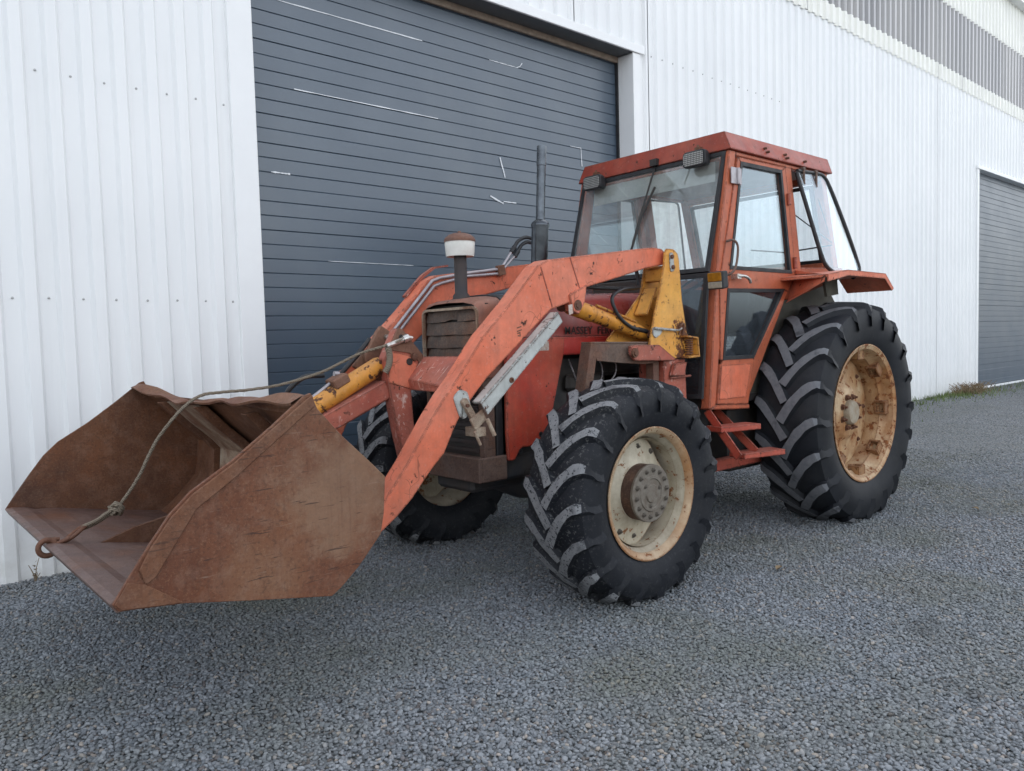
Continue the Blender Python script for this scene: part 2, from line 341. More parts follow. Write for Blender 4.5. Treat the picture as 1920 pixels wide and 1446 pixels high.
# ------------------------------------------------------------------ mesh helpers
class MB:
    """collects faces in world coordinates, then links them as ONE mesh object"""
    def __init__(s): s.v, s.f, s.mi = [], [], []
    def add(s, vs, fs, mi=0):
        o = len(s.v); s.v += [tuple(v) for v in vs]
        for f in fs: s.f.append([i+o for i in f]); s.mi.append(mi)
        return s
    def box(s, a, b, mi=0):
        (x0,y0,z0), (x1,y1,z1) = a, b
        return s.add([(x0,y0,z0),(x1,y0,z0),(x1,y1,z0),(x0,y1,z0),(x0,y0,z1),(x1,y0,z1),(x1,y1,z1),(x0,y1,z1)],
                     [(0,3,2,1),(4,5,6,7),(0,1,5,4),(1,2,6,5),(2,3,7,6),(3,0,4,7)], mi)
    def prism(s, poly, y0, y1, mi=0):
        """polygon in XZ pushed along Y"""
        ar = sum(poly[i-1][0]*poly[i][1]-poly[i][0]*poly[i-1][1] for i in range(len(poly)))
        if ar < 0: poly = poly[::-1]
        n = len(poly); y0, y1 = min(y0,y1), max(y0,y1)
        vs = [(x,y0,z) for x,z in poly] + [(x,y1,z) for x,z in poly]
        return s.add(vs, [tuple(range(n)), tuple(range(2*n-1, n-1, -1))] + [(i, i+n, (i+1)%n+n, (i+1)%n) for i in range(n)], mi)
    def loft(s, rings, cap=True, closed=True, mi=0):
        n = len(rings[0]); vs = [p for r in rings for p in r]; fs = []
        for k in range(len(rings)-1):
            for i in range(n if closed else n-1):
                j = (i+1) % n; fs.append((k*n+i, k*n+j, (k+1)*n+j, (k+1)*n+i))
        if cap: fs += [tuple(range(n-1,-1,-1)), tuple(range((len(rings)-1)*n, len(rings)*n))]
        return s.add(vs, fs, mi)
    def tube(s, path, r, n=8, mi=0, cap=True):
        P = [Vector(p) for p in path]; rings = []; u = None
        rs = r if isinstance(r, (list, tuple)) else [r]*len(P)
        for i, p in enumerate(P):
            t = (P[min(i+1,len(P)-1)] - P[max(i-1,0)]).normalized()
            if u is None:
                u = t.cross(Vector((0,0,1)));
                if u.length < .01: u = t.cross(Vector((1,0,0)))
            u = (u - t*u.dot(t)).normalized(); w_ = t.cross(u)
            rings.append([p + (u*math.cos(a) + w_*math.sin(a))*rs[i] for a in [2*PI*k/n for k in range(n)]])
        return s.loft(rings, cap, mi=mi)
    def bar(s, p, q, wy, wn, mi=0):
        """box beam from p to q in an XZ plane, wy thick along Y, wn thick across"""
        p, q = Vector(p), Vector(q); d = (q-p).normalized(); nrm = Vector((-d.z,0,d.x)).normalized()*wn/2; y = Vector((0,wy/2,0))
        return s.loft([[p-nrm-y, p+nrm-y, p+nrm+y, p-nrm+y], [q-nrm-y, q+nrm-y, q+nrm+y, q-nrm+y]], mi=mi)
    def lathe(s, prof, o, ax=(0,1,0), n=48, mi=0, cap=False):
        """profile of (distance along the axis, radius)"""
        ax = Vector(ax).normalized(); u = ax.cross(Vector((0,0,1)))
        if u.length < .01: u = Vector((1,0,0))
        u.normalize(); v = ax.cross(u); o = Vector(o)
        rings = [[o + ax*a + (u*math.cos(t) + v*math.sin(t))*max(r,1e-4) for t in [2*PI*k/n for k in range(n)]] for a, r in prof]
        return s.loft(rings, cap, mi=mi)
    def build(s, name, mats, parent=None, bevel=0., smooth=None, org=None, segs=1):
        mats = mats if isinstance(mats, (list, tuple)) else [mats]
        o0 = Vector(org) if org is not None else (Vector(parent['_o']) if parent is not None and '_o' in parent else Vector((0,0,0)))
        me = bpy.data.meshes.new(name)
        me.from_pydata([tuple(Vector(v)-o0) for v in s.v], [], s.f)
        for m in mats: me.materials.append(M[m] if isinstance(m, str) else m)
        if any(s.mi): me.polygons.foreach_set('material_index', s.mi)
        bm = bmesh.new(); bm.from_mesh(me); bmesh.ops.recalc_face_normals(bm, faces=bm.faces)
        if bevel:
            es = [e for e in bm.edges if len(e.link_faces) == 2 and e.calc_face_angle(0) > .45]
            bmesh.ops.bevel(bm, geom=es, offset=bevel, segments=segs, affect='EDGES', clamp_overlap=True, profile=.5)
        bm.to_mesh(me); bm.free()
        if smooth:
            me.polygons.foreach_set('use_smooth', [True]*len(me.polygons)); me.set_sharp_from_angle(angle=math.radians(smooth))
        ob = bpy.data.objects.new(name, me); COL.objects.link(ob); ob['_o'] = tuple(o0)
        if parent is not None:
            ob.parent = parent; ob.location = o0 - Vector(parent['_o'])
        else: ob.location = o0
        return ob

def thing(name, label, cat, loc=(0,0,0), group=None):
    o = bpy.data.objects.new(name, None); COL.objects.link(o); o.location = loc; o['_o'] = tuple(loc)
    o.empty_display_size = .2; o['label'] = label; o['category'] = cat
    if group: o['group'] = group
    return o
def part_empty(name, parent, loc):
    o = bpy.data.objects.new(name, None); COL.objects.link(o); o['_o'] = tuple(loc)
    o.parent = parent; o.location = Vector(loc) - Vector(parent['_o']); return o
def tag(o, label, cat, group=None, kind=None):
    if label: o['label'] = label
    if cat: o['category'] = cat
    if group: o['group'] = group
    if kind: o['kind'] = kind
    return o
def copy_at(ob, parent, loc, rot=None):
    c = ob.copy(); COL.objects.link(c); c.parent = parent; c.location = loc
    if rot is not None: c.rotation_euler = rot
    return c
def spline(pts, n=8):
    """Catmull-Rom through the points"""
    P = [Vector(p) for p in pts]; P = [P[0]*2-P[1]] + P + [P[-1]*2-P[-2]]; out = []
    for i in range(1, len(P)-2):
        a, b, c, d = P[i-1:i+3]
        for k in range(n):
            t = k/n; out.append(.5*((2*b) + (c-a)*t + (2*a-5*b+4*c-d)*t*t + (3*b-a-3*c+d)*t**3))
    out.append(P[-2]); return out


# ------------------------------------------------------------------ ground
def ground_z(x, y=0):
    t = min(1, max(0, (x-7.5)/6.5)); t = t*t*(3-2*t)
    return .175*t
def ground():
    xs = sorted(set([-400,-120,-40,-12] + [round(-6+i*.5,2) for i in range(60)] + [30,45,80,200,600])); ys = [-600,-200,-60,-20,-8,-4,0,2,4,5.3,7,30,200,600]
    b = MB(); n = len(ys)
    vs = [(x,y,ground_z(x)) for x in xs for y in ys]
    b.add(vs, [(i*n+j, (i+1)*n+j, (i+1)*n+j+1, i*n+j+1) for i in range(len(xs)-1) for j in range(n-1)])
    o = b.build('gravel_yard', 'gravel_bed', smooth=80); o['kind'] = 'structure'
    # loose stones on the part of the yard that lies near
    sx = .0128
    gx = np.arange(-4.2, 10.6, sx); gy = np.arange(-2.2, 5.36, sx)
    X, Y = np.meshgrid(gx, gy); X = X.ravel(); Y = Y.ravel()
    X = X + RNG.uniform(-.5,.5,X.size)*sx*1.3; Y = Y + RNG.uniform(-.5,.5,Y.size)*sx*1.3
    d = np.hypot(X, Y); ang = np.degrees(np.arctan2(X, Y))
    keep = (d < 9.8) & (ang > -62) & (ang < 104) & (Y < 5.34)
    keep &= RNG.random(X.size) < np.clip(1.0 - (d-5.0)*.2, .06, 1)*np.clip(1.0 - (np.abs(ang-40)-52)*.035, .06, 1)
    X, Y = X[keep], Y[keep]
    Z = np.array([ground_z(a) for a in X]) + RNG.uniform(-.003,.007,X.size)
    Z += .012*np.exp(-((Y-5.3)/.12)**2)
    me = bpy.data.meshes.new('gravel_stones'); me.from_pydata(np.stack([X,Y,Z],1).tolist(), [], [])
    ob = bpy.data.objects.new('gravel_stones', me); COL.objects.link(ob)
    tag(ob, 'loose blue grey crushed gravel covering the yard', 'gravel', kind='stuff')
    src = bpy.data.collections.new('stone_sources')
    for k in range(6):
        bm = bmesh.new(); bmesh.ops.create_icosphere(bm, subdivisions=2, radius=.0079)
        sc = Vector((random.uniform(.8,1.35), random.uniform(.7,1.1), random.uniform(.5,.8)))
        pl = [Vector((random.gauss(0,1),random.gauss(0,1),random.gauss(0,1))).normalized() for _ in range(9)]
        for v in bm.verts:
            for p in pl:                                  # chipped flats
                e = v.co.dot(p) - .0061
                if e > 0: v.co -= p*e
            v.co = Vector((v.co.x*sc.x, v.co.y*sc.y, v.co.z*sc.z))
        m2 = bpy.data.meshes.new('stone'); bm.to_mesh(m2); bm.free(); m2.materials.append(M['stone'])
        m2.polygons.foreach_set('use_smooth', [True]*len(m2.polygons)); m2.set_sharp_from_angle(angle=math.radians(38))
        src.objects.link(bpy.data.objects.new('stone', m2))
    ng = bpy.data.node_groups.new('scatter', 'GeometryNodeTree')
    ng.interface.new_socket('Geometry', in_out='INPUT', socket_type='NodeSocketGeometry'); ng.interface.new_socket('Geometry', in_out='OUTPUT', socket_type='NodeSocketGeometry')
    gi = ng.nodes.new('NodeGroupInput'); go = ng.nodes.new('NodeGroupOutput')
    ci = ng.nodes.new('GeometryNodeCollectionInfo'); ci.inputs['Collection'].default_value = src
    ci.inputs['Separate Children'].default_value = True; ci.inputs['Reset Children'].default_value = True
    ip = ng.nodes.new('GeometryNodeInstanceOnPoints'); ip.inputs['Pick Instance'].default_value = True
    rv = ng.nodes.new('FunctionNodeRandomValue'); rv.data_type = 'FLOAT_VECTOR'; rv.inputs[0].default_value = (-.6,-.6,0); rv.inputs[1].default_value = (.6,.6,6.28)
    rs = ng.nodes.new('FunctionNodeRandomValue'); rs.data_type = 'FLOAT'; rs.inputs[2].default_value = .55; rs.inputs[3].default_value = 1.42
    L = ng.links.new
    L(gi.outputs[0], ip.inputs['Points']); L(ci.outputs[0], ip.inputs['Instance']); L(rv.outputs[0], ip.inputs['Rotation']); L(rs.outputs[1], ip.inputs['Scale']); L(ip.outputs[0], go.inputs[0])
    ob.modifiers.new('scatter', 'NODES').node_group = ng
    return len(X)
NSTONES = ground()

# ------------------------------------------------------------------ the building
YW = 5.328; PITCH = .187; DEEP = .032
def sheet(b, x0, x1, z0, z1, y, mi=0, deep=DEEP, zn=1):
    """ribbed sheet: pans centred on .975 + k*PITCH, crests between"""
    prof = [(-.046, deep), (.040, deep), (.060, 0), (.121, 0)]
    xs = []
    k0 = math.floor((x0-.975)/PITCH)-1; k1 = math.ceil((x1-.975)/PITCH)+1
    for k in range(k0, k1):
        for dx, dy in prof:
            x = .975 + k*PITCH + dx
            if x0 < x < x1: xs.append((x, y+dy))
    xs = [(x0, xs[0][1])] + xs + [(x1, xs[-1][1])]
    vs = [(x, yy, z) for z in (z0, z1) for x, yy in xs]; n = len(xs)
    b.add(vs, [(i, i+1, n+i+1, n+i) for i in range(n-1)], mi)
def building():
    T = thing('warehouse', 'long white ribbed metal warehouse with two grey sectional doors', 'building', (0,YW,0))
    def sh(name, x0, x1, z0, z1, y=YW, m='white', deep=DEEP):
        wd = PITCH*6; k = math.floor((x0-.06-.975)/wd); o = None
        while True:                                       # each sheet covers six ribs and laps its neighbour
            a, e = max(x0, .975+.09+k*wd), min(x1, .975+.09+(k+1)*wd+.012); k += 1
            if a >= x1-.02: break
            if e-a < .03: continue
            b = MB(); sheet(b, a, e, z0, z1, y - random.choice((0,.0012,.0024)), deep=deep)
            o = b.build(name, m, T)
        return o
    sh('wall_sheet', -9, 2.16, -.3, 5.72); sh('wall_sheet', 2.16, 6.53, 4.40, 5.72); sh('wall_sheet', 6.53, 16.42, -.3, 5.72)
    sh('wall_sheet', 16.42, 20.75, 4.42, 5.72); sh('wall_sheet', 20.75, 48, -.3, 5.72)
    sh('upper_wall_sheet', -9, 48, 5.69, 5.945, YW-.012, 'cream'); 
    o = sh('daylight_sheet', -9, 48, 5.935, 7.05, YW-.004, 'daylight', .05); o['label'] = 'grey translucent daylight band high in the wall'
    sh('upper_wall_sheet', -9, 48, 7.03, 7.98, YW-.012, 'cream')
    b = MB(); b.prism([(0,0)]*0 or [(-9,7.93),(48,7.93),(48,8.09),(-9,8.09)], YW-.16, YW+.02); b.build('gutter', 'white_trim', T, .01)
    b = MB()                                               # back of the building, gables and roof
    b.add([(-9,YW+.05,-.3),(-9,YW+.05,8),(-9,17,10),(-9,29,8),(-9,29,-.3)], [(0,1,2,3,4)])
    b.add([(48,YW+.05,-.3),(48,YW+.05,8),(48,17,10),(48,29,8),(48,29,-.3)], [(4,3,2,1,0)])
    b.add([(-9,29,-.3),(48,29,-.3),(48,29,8),(-9,29,8)], [(0,1,2,3)]); b.build('gable_and_rear_wall', 'white', T)
    b = MB(); b.add([(-9.1,YW-.1,8.0),(48.1,YW-.1,8.0),(48.1,17,10.02),(-9.1,17,10.02),(48.1,29.2,8.0),(-9.1,29.2,8.0)], [(0,1,2,3),(3,2,4,5)]); b.build('roof', 'white_trim', T)
    # flashings round the big opening
    b = MB(); b.box((2.135,YW-.006,-.3),(2.312,YW+.24,4.40)); b.build('door_jamb', 'white_trim', T, .004)
    b = MB(); b.box((6.428,YW-.006,-.3),(6.548,YW+.24,4.334)); b.build('door_jamb', 'white_trim', T, .004)
    b = MB(); b.box((2.10,YW-.022,4.336),(6.60,YW+.004,4.425)); b.build('lintel_flashing', 'white_trim', T, .004)
    b = MB(); b.box((2.314,YW+.006,4.34),(6.426,YW+.30,4.40)); b.build('lintel_soffit', 'soffit', T)
    b = MB(); b.box((2.314,YW+.195,4.275),(6.426,YW+.226,4.338)); b.build('door_head_rail', 'rail_brown', T, .006)
    b = MB(); b.box((6.408,YW+.20,-.05),(6.427,YW+.236,4.33)); b.build('door_guide', 'rubber_trim', T)
    # sectional doors: every panel is a piece of its own
    def door(x0, x1, zb, zt, yd, label):
        D = MB(); D.box((x0,yd+.034,zb-.2),(x1,yd+.06,zt+.05)); D = D.build('sectional_door', 'door_dark', T); D['label'] = label
        h = .1069; wdt = x1-x0-.006
        b = MB(); g = .0009                               # one panel: flat face with rolled long edges
        prof = [(.034,g),(.002,g),(0,g+.002),(0,h-g-.0055),(.0055,h-g),(.034,h-g)]
        n = len(prof)
        vs = [(x,y,z) for x in (-wdt/2, wdt/2) for y, z in prof]
        b.add(vs, [tuple(range(n)), tuple(range(2*n-1,n-1,-1))] + [(i,i+n,i+n+1,i+1) for i in range(n-1)])
        z = zb; first = None; k = 0
        while z < zt:
            if first is None:
                b2 = MB(); b2.v = [(v[0]+(x0+x1)/2, v[1]+yd, v[2]+z) for v in b.v]; b2.f = b.f; b2.mi = b.mi
                first = b2.build('door_panel', 'door', D, org=((x0+x1)/2, yd, z))
            else:
                c = first.copy(); COL.objects.link(c); c.location = Vector(((x0+x1)/2, yd+random.choice((0,.0004,.0026)), z)) - Vector(D['_o'])
            z += h; k += 1
        return D
    # panel joints measured at 1.811 + k*.1069
    D = door(2.31, 6.424, 1.811-17*.1069, 4.335, YW+.232, 'big dark grey sectional door behind the tractor')
    D2 = door(16.52, 20.65, .21, 4.30, YW+.10, 'far grey sectional door at the right edge')
    b = MB(); b.box((16.42,YW-.03,.0),(16.515,YW+.12,4.372)); b.build('door_jamb', 'white_trim', T, .004)
    b = MB(); b.box((20.66,YW-.03,.0),(20.75,YW+.12,4.372)); b.build('door_jamb', 'white_trim', T, .004)
    b = MB(); b.box((16.40,YW-.045,4.374),(20.77,YW+.12,4.44)); b.build('lintel_flashing', 'white_trim', T, .004)
    b = MB(); b.box((16.43,YW+.02,.145),(20.74,YW+.085,.205)); b.build('door_sill', 'white_trim', T, .004)
    # protective film still stuck along some joints of the big door
    yd = YW+.232-.0025
    def film(pts, wd):
        b = MB(); n = len(pts); P = [Vector((x, yd - (.001 if i % 2 else .003), z)) for i, (x, z) in enumerate(pts)]
        vs = []
        for i, p in enumerate(P):
            t = (P[min(i+1,n-1)]-P[max(i-1,0)]).normalized(); nn = Vector((-t.z,0,t.x))*wd*(.4+.6*random.random()); vs += [p-nn, p+nn]
        b.add(vs, [(2*i,2*i+2,2*i+3,2*i+1) for i in range(n-1)]); b.build('film_strip', 'film', D)
    j = lambda k: 1.811+k*.1069
    def run(x0, x1, z, wd): film([(x0+(x1-x0)*i/14, z) for i in range(15)], wd)
    run(2.40, 3.92, j(20)-.004, .0055); run(4.66, 5.01, j(20)-.004, .004); film([(5.0,j(20)-.004),(5.04,j(20)+.012),(5.07,j(20)+.05)], .005)
    run(2.72, 4.06, j(14)+.006, .0055); film([(5.856,3.312),(5.86,3.22),(5.866,3.13)], .008); run(5.7,5.86,j(14)+.005,.004)
    film([(4.759,3.074),(4.78,3.01),(4.80,2.95),(4.818,2.894)], .008); film([(4.629,2.706),(4.70,2.68),(4.77,2.655),(4.79,2.652)], .011); run(4.79,4.95,j(8)+.003,.006)
    run(2.51, 2.66, j(8)+.002, .008); run(2.95, 3.75, j(2)+.002, .003)
    # cladding screws
    scr = None
    for z, x0, x1 in ((3.04,-.2,2.2),(1.69,-.2,2.2),(4.37,6.6,9.4)):
        k = math.ceil((x0-.975)/PITCH)
        while .975+k*PITCH < x1:
            p = Vector((.975+k*PITCH, YW+DEEP-.001, z+random.uniform(-.004,.004))); k += 1
            if scr is None:
                b = MB(); b.lathe([(0,.008),(-.003,.008),(-.004,.005),(-.009,.004),(-.0095,0)], p, n=8); scr = b.build('screw', 'screw', T, org=p)
            else: copy_at(scr, T, p - Vector(T['_o']))
    return T
building()

# ------------------------------------------------------------------ the tractor
YC = 3.52
def tyre(name, o, R, wd, rimr, sgn, mats, N, parent, sweep, lw, drop):
    """carcass of revolution plus chevron lugs; local axis along Y, outer side at -Y*sgn"""
    b = MB(); h = wd/2
    half = [(.37*wd, rimr-.004), (.40*wd, rimr+.012), (.455*wd, rimr+(R-rimr)*.22), (.492*wd, rimr+(R-rimr)*.45), (.485*wd, rimr+(R-rimr)*.64), (.45*wd, R-.064), (.36*wd, R-.044), (.2*wd, R-.034), (0, R-.031)]
    prof = [(-a, r) for a, r in half] + [(a, r) for a, r in half[-2::-1]]
    # flattened a little where it stands
    b.lathe(prof, o, n=80)
    path = [(-.03,0), (.06,0), (.14,.001), (.22,.004), (.30,.009), (.37,.014), (.435,.024), (.472,.046), (.486,.085), (.490,.085+drop)]
    for side in (-1, 1):
        for k in range(N):
            p0 = 2*PI*(k + (.5 if side > 0 else 0))/N + random.uniform(-.008,.008)
            C = []
            for u, dr in path:
                uu = min(1, max(0, (u+.03)/.48)); C.append((side*u*wd, p0 + sweep*(1-(1-uu)**1.55), R-dr))
            rings = []
            for i, (y, ph, r) in enumerate(C):
                y2, p2, r2 = C[min(i+1,len(C)-1)]; y1, p1, r1 = C[max(i-1,0)]
                ty, tp = (y2-y1), (p2-p1)*R
                if i >= 8: ty, tp = side*.3, .12
                l = math.hypot(ty, tp) or 1; ny, npp = -tp/l, ty/l
                def pt(off, rad):
                    yy = y + ny*off; a = ph + npp*off/R
                    return (o[0] - rad*math.cos(a), o[1] + yy, o[2] + rad*math.sin(a))
                jt = random.uniform(-.0045,.0045); wt, wb = lw*(.5 if i < 7 else .42)+jt, lw*.90+random.uniform(-.003,.003); r -= random.uniform(0,.004)
                dep = .055 if i < 8 else .035
                rings.append([pt(-wb, r-dep), pt(-wt, r), pt(wt, r), pt(wb, r-dep)])
            n0 = len(b.v); b.v += [tuple(p) for q in rings for p in q]
            for i in range(len(rings)-1):
                for j, mi in ((0,0),(1,1 if i < 7 else 0),(2,0)):
                    b.f.append([n0+i*4+j, n0+i*4+j+1, n0+i*4+4+j+1, n0+i*4+4+j]); b.mi.append(mi)
            b.f.append([n0+3,n0+2,n0+1,n0]); b.mi.append(0)
            e = n0+(len(rings)-1)*4; b.f.append([e,e+1,e+2,e+3]); b.mi.append(0)
    return b.build(name, mats, parent, smooth=32)
def hexbolt(r, h):
    b = MB(); b.lathe([(0,r*1.5),(-.003,r*1.5),(-.003,r),(-h*.7,r),(-h*.75,r*.8),(-h*.75,r*.55),(-h*1.3,r*.5),(-h*1.32,0)], (0,0,0), n=6); return b

def wheel_front(T, x, yo, sgn, near):
    R, wd, rr, zc = .594, .415, .338, .562
    yc = yo + sgn*wd/2; o = (x, yc, zc)
    W = part_empty('front_wheel', T, o)
    tyre('tyre', o, R, wd, rr-.02, sgn, ['rubber','lug_dusty'], 19, W, .36, .050, .05)
    ax = (0, sgn, 0)                                     # from the outer face inwards
    oo = (x, yo, zc)
    b = MB(); b.lathe([(.052,rr-.012),(.034,rr+.003),(.026,rr+.006),(.024,rr),(.034,rr-.022),(.056,rr-.033)], oo, ax, 64); b.build('rim_flange', 'rim_edge', W, smooth=40)
    b = MB(); b.lathe([(.056,rr-.033),(.075,rr-.036),(.092,rr-.050),(.20,rr-.056),(.27,rr-.03),(.30,rr+.005),(.305,rr+.004),(.285,rr-.028),(.21,rr-.064),(.09,rr-.058)], oo, ax, 64)
    b.build('rim', 'rim_cream', W, smooth=40)
    # lobed wheel disc bolted into the rim
    b = MB(); n = 64; ring = []; ri2 = []
    for k in range(n):
        a = 2*PI*k/n; r = .262 + .028*math.cos(4*a+.6)
        ring.append((x+r*math.cos(a), r*math.sin(a)+zc)); ri2.append((x+.155*math.cos(a), .155*math.sin(a)+zc))
    y1 = yo+sgn*.150; y2 = yo+sgn*.120
    b.loft([[(p[0],y1+sgn*.014,p[1]) for p in ring],[(p[0],y1,p[1]) for p in ring],[(p[0]*.3+q[0]*.7,y1-sgn*.012,p[1]*.3+q[1]*.7) for p,q in zip(ring,ri2)],[(q[0],y2,q[1]) for q in ri2]], True)
    b.build('wheel_disc', 'rim_cream', W, smooth=35)
    b = MB(); b.lathe([(.15,.150),(.13,.146),(.055,.146),(.053,.150)], oo, ax, 48); b.build('hub_drum', 'hub_brown', W, smooth=35)
    b = MB(); b.lathe([(.053,.149),(.040,.149),(.037,.145),(.037,.094),(.031,.090),(.031,.078),(.036,.074),(.036,.050),(.028,.045),(.027,.0)], oo, ax, 48); b.build('hub_cap', 'hub_face', W, smooth=30)
    if near:
        hb = None
        for k in range(14):
            a = 2*PI*k/14+.1; p = Vector((x+.120*math.cos(a), yo+sgn*.036, zc+.120*math.sin(a)))
            if hb is None:
                q = hexbolt(.0095,.011); q.v = [(v[0]+p.x, v[1]*sgn+p.y, v[2]+p.z) for v in q.v]; hb = q.build('hub_bolt', 'hub_bolt', W, org=p)
            else: copy_at(hb, W, p-Vector(W['_o']))
        for k in range(3):
            a = 2*PI*k/3+.35; p = Vector((x+.066*math.cos(a), yo+sgn*.035, zc+.066*math.sin(a))); c = copy_at(hb, W, p-Vector(W['_o'])); c.scale = (.9,.6,.9)
        for k in range(8):
            a = 2*PI*k/8 + (.2 if k % 2 else -.1); p = Vector((x+.232*math.cos(a), yo+sgn*.148, zc+.232*math.sin(a))); c = copy_at(hb, W, p-Vector(W['_o'])); c.scale = (1.25,1.4,1.25)
    return W
def wheel_rear(T, x, yo, sgn, near):
    R, wd, rr, zc = .812, .490, .490, .772
    yc = yo + sgn*wd/2; o = (x, yc, zc)
    W = part_empty('rear_wheel', T, o)
    tyre('tyre', o, R, wd, rr-.02, sgn, ['rubber_clean','lug_clean'], 20, W, .33, .058, .07)
    ax = (0, sgn, 0); oo = (x, yo, zc)
    b = MB(); b.lathe([(.07,rr-.014),(.045,rr+.004),(.034,rr+.008),(.032,rr),(.046,rr-.028),(.075,rr-.038),(.10,rr-.042),(.13,rr-.070),(.25,rr-.076),(.32,rr-.05),(.37,rr-.03),(.395,rr+.004),(.40,rr),(.36,rr-.04),(.25,rr-.084),(.13,rr-.078)], oo, ax, 72)
    b.build('rim', 'rim_rust', W, smooth=40)
    yd = .225                                             # depth of the disc behind the outer face
    b = MB(); b.lathe([(yd+.02,rr-.075),(yd+.004,rr-.085),(yd,rr-.10),(yd-.012,.30),(yd-.02,.22),(yd-.045,.188),(yd-.06,.165),(yd-.062,.0)], oo, ax, 64); b.build('wheel_disc', 'rim_rust', W, smooth=35)
    b = MB(); b.lathe([(yd-.06,.092),(yd-.085,.09),(yd-.10,.078),(yd-.102,.0)], oo, ax, 32); b.build('hub_cap', 'rear_cap', W, smooth=35)
    if near:
        hb = None
        for k in range(8):
            a = 2*PI*k/8+.39; p = Vector((x+.118*math.cos(a), yo+sgn*(yd-.062), zc+.118*math.sin(a)))
            if hb is None:
                q = hexbolt(.017,.03); q.v = [(v[0]+p.x, v[1]*sgn+p.y, v[2]+p.z) for v in q.v]; hb = q.build('wheel_stud', 'bolt', W, org=p)
            else: copy_at(hb, W, p-Vector(W['_o']))
        for k in range(8):
            a = 2*PI*k/8+.05; p = Vector((x+.335*math.cos(a), yo+sgn*(yd-.008), zc+.335*math.sin(a))); c = copy_at(hb, W, p-Vector(W['_o'])); c.scale = (.8,.45,.8)
    lug = None
    for k in range(8):                                    # clamp lugs welded into the rim
        a = 2*PI*k/8+.02; r = rr-.058
        u = Vector((math.cos(a),0,math.sin(a))); t = Vector((-math.sin(a),0,math.cos(a))); c0 = Vector((x,yo+sgn*.115,zc))+u*r
        b = MB()
        for (ta,tb,ya,yb) in ((-.05,-.034,-.042,.042),(.034,.05,-.042,.042),(-.034,.034,-.042,-.028),(-.034,.034,.028,.042)):
            q = []
            for uu in (.03,-.046):
                q.append([c0+u*uu+t*ta+Vector((0,ya,0)), c0+u*uu+t*tb+Vector((0,ya,0)), c0+u*uu+t*tb+Vector((0,yb,0)), c0+u*uu+t*ta+Vector((0,yb,0))])
            b.loft(q)
        b.build('rim_lug', 'rim_lug', W, .002)
    return W

def ring_frame(b, outer, inner, y0, y1, mi=0):
    """closed frame between two polygons of equal length in XZ"""
    n = len(outer)
    A = [(x,y0,z) for x,z in outer]+[(x,y0,z) for x,z in inner]+[(x,y1,z) for x,z in outer]+[(x,y1,z) for x,z in inner]
    fs = []
    for i in range(n):
        j = (i+1)%n
        fs += [(i,j,n+j,n+i),(2*n+i,3*n+i,3*n+j,2*n+j),(i,2*n+i,2*n+j,j),(n+i,n+j,3*n+j,3*n+i)]
    b.add(A, fs, mi)
def inset(poly, d):
    """shrink a polygon towards its inside by d"""
    ar = sum(poly[i-1][0]*poly[i][1]-poly[i][0]*poly[i-1][1] for i in range(len(poly)))
    sg = 1 if ar > 0 else -1; out = []; n = len(poly)
    for i in range(n):
        p0, p1, p2 = Vector(poly[i-1]), Vector(poly[i]), Vector(poly[(i+1)%n])
        a = (p1-p0).normalized(); c = (p2-p1).normalized()
        na = Vector((-a.y,a.x))*sg; nc = Vector((-c.y,c.x))*sg; bi = (na+nc).normalized()
        k = d/max(.3, bi.dot(na)); out.append(tuple(p1+bi*k))
    return out
def rounded(poly, r, n=4):
    out = []; m = len(poly)
    for i in range(m):
        p0, p1, p2 = Vector(poly[i-1]), Vector(poly[i]), Vector(poly[(i+1)%m])
        a = p1+(p0-p1).normalized()*r; c = p1+(p2-p1).normalized()*r
        for k in range(n+1):
            t = k/n; out.append(tuple(a*(1-t)**2 + p1*2*t*(1-t) + c*t*t))
    return out
def mirror(y): return 2*YC-y

def text_mesh(name, s, size, loc, mat, parent, sx=1.):
    cu = bpy.data.curves.new(name, 'FONT'); cu.body = s; cu.size = size; cu.extrude = .0012; cu.space_character = 1.12; cu.offset = size*.012
    o = bpy.data.objects.new(name, cu); COL.objects.link(o); bpy.context.view_layer.update()
    me = bpy.data.meshes.new_from_object(o.evaluated_get(bpy.context.evaluated_depsgraph_get())); bpy.data.objects.remove(o)
    for v in me.vertices:
        x, y, z = v.co; v.co = (x*sx, -z, y)
    me.materials.clear(); me.materials.append(M[mat])
    ob = bpy.data.objects.new(name, me); COL.objects.link(ob); ob.parent = parent; ob.location = Vector(loc)-Vector(parent['_o']); ob['_o'] = tuple(loc)
    return ob

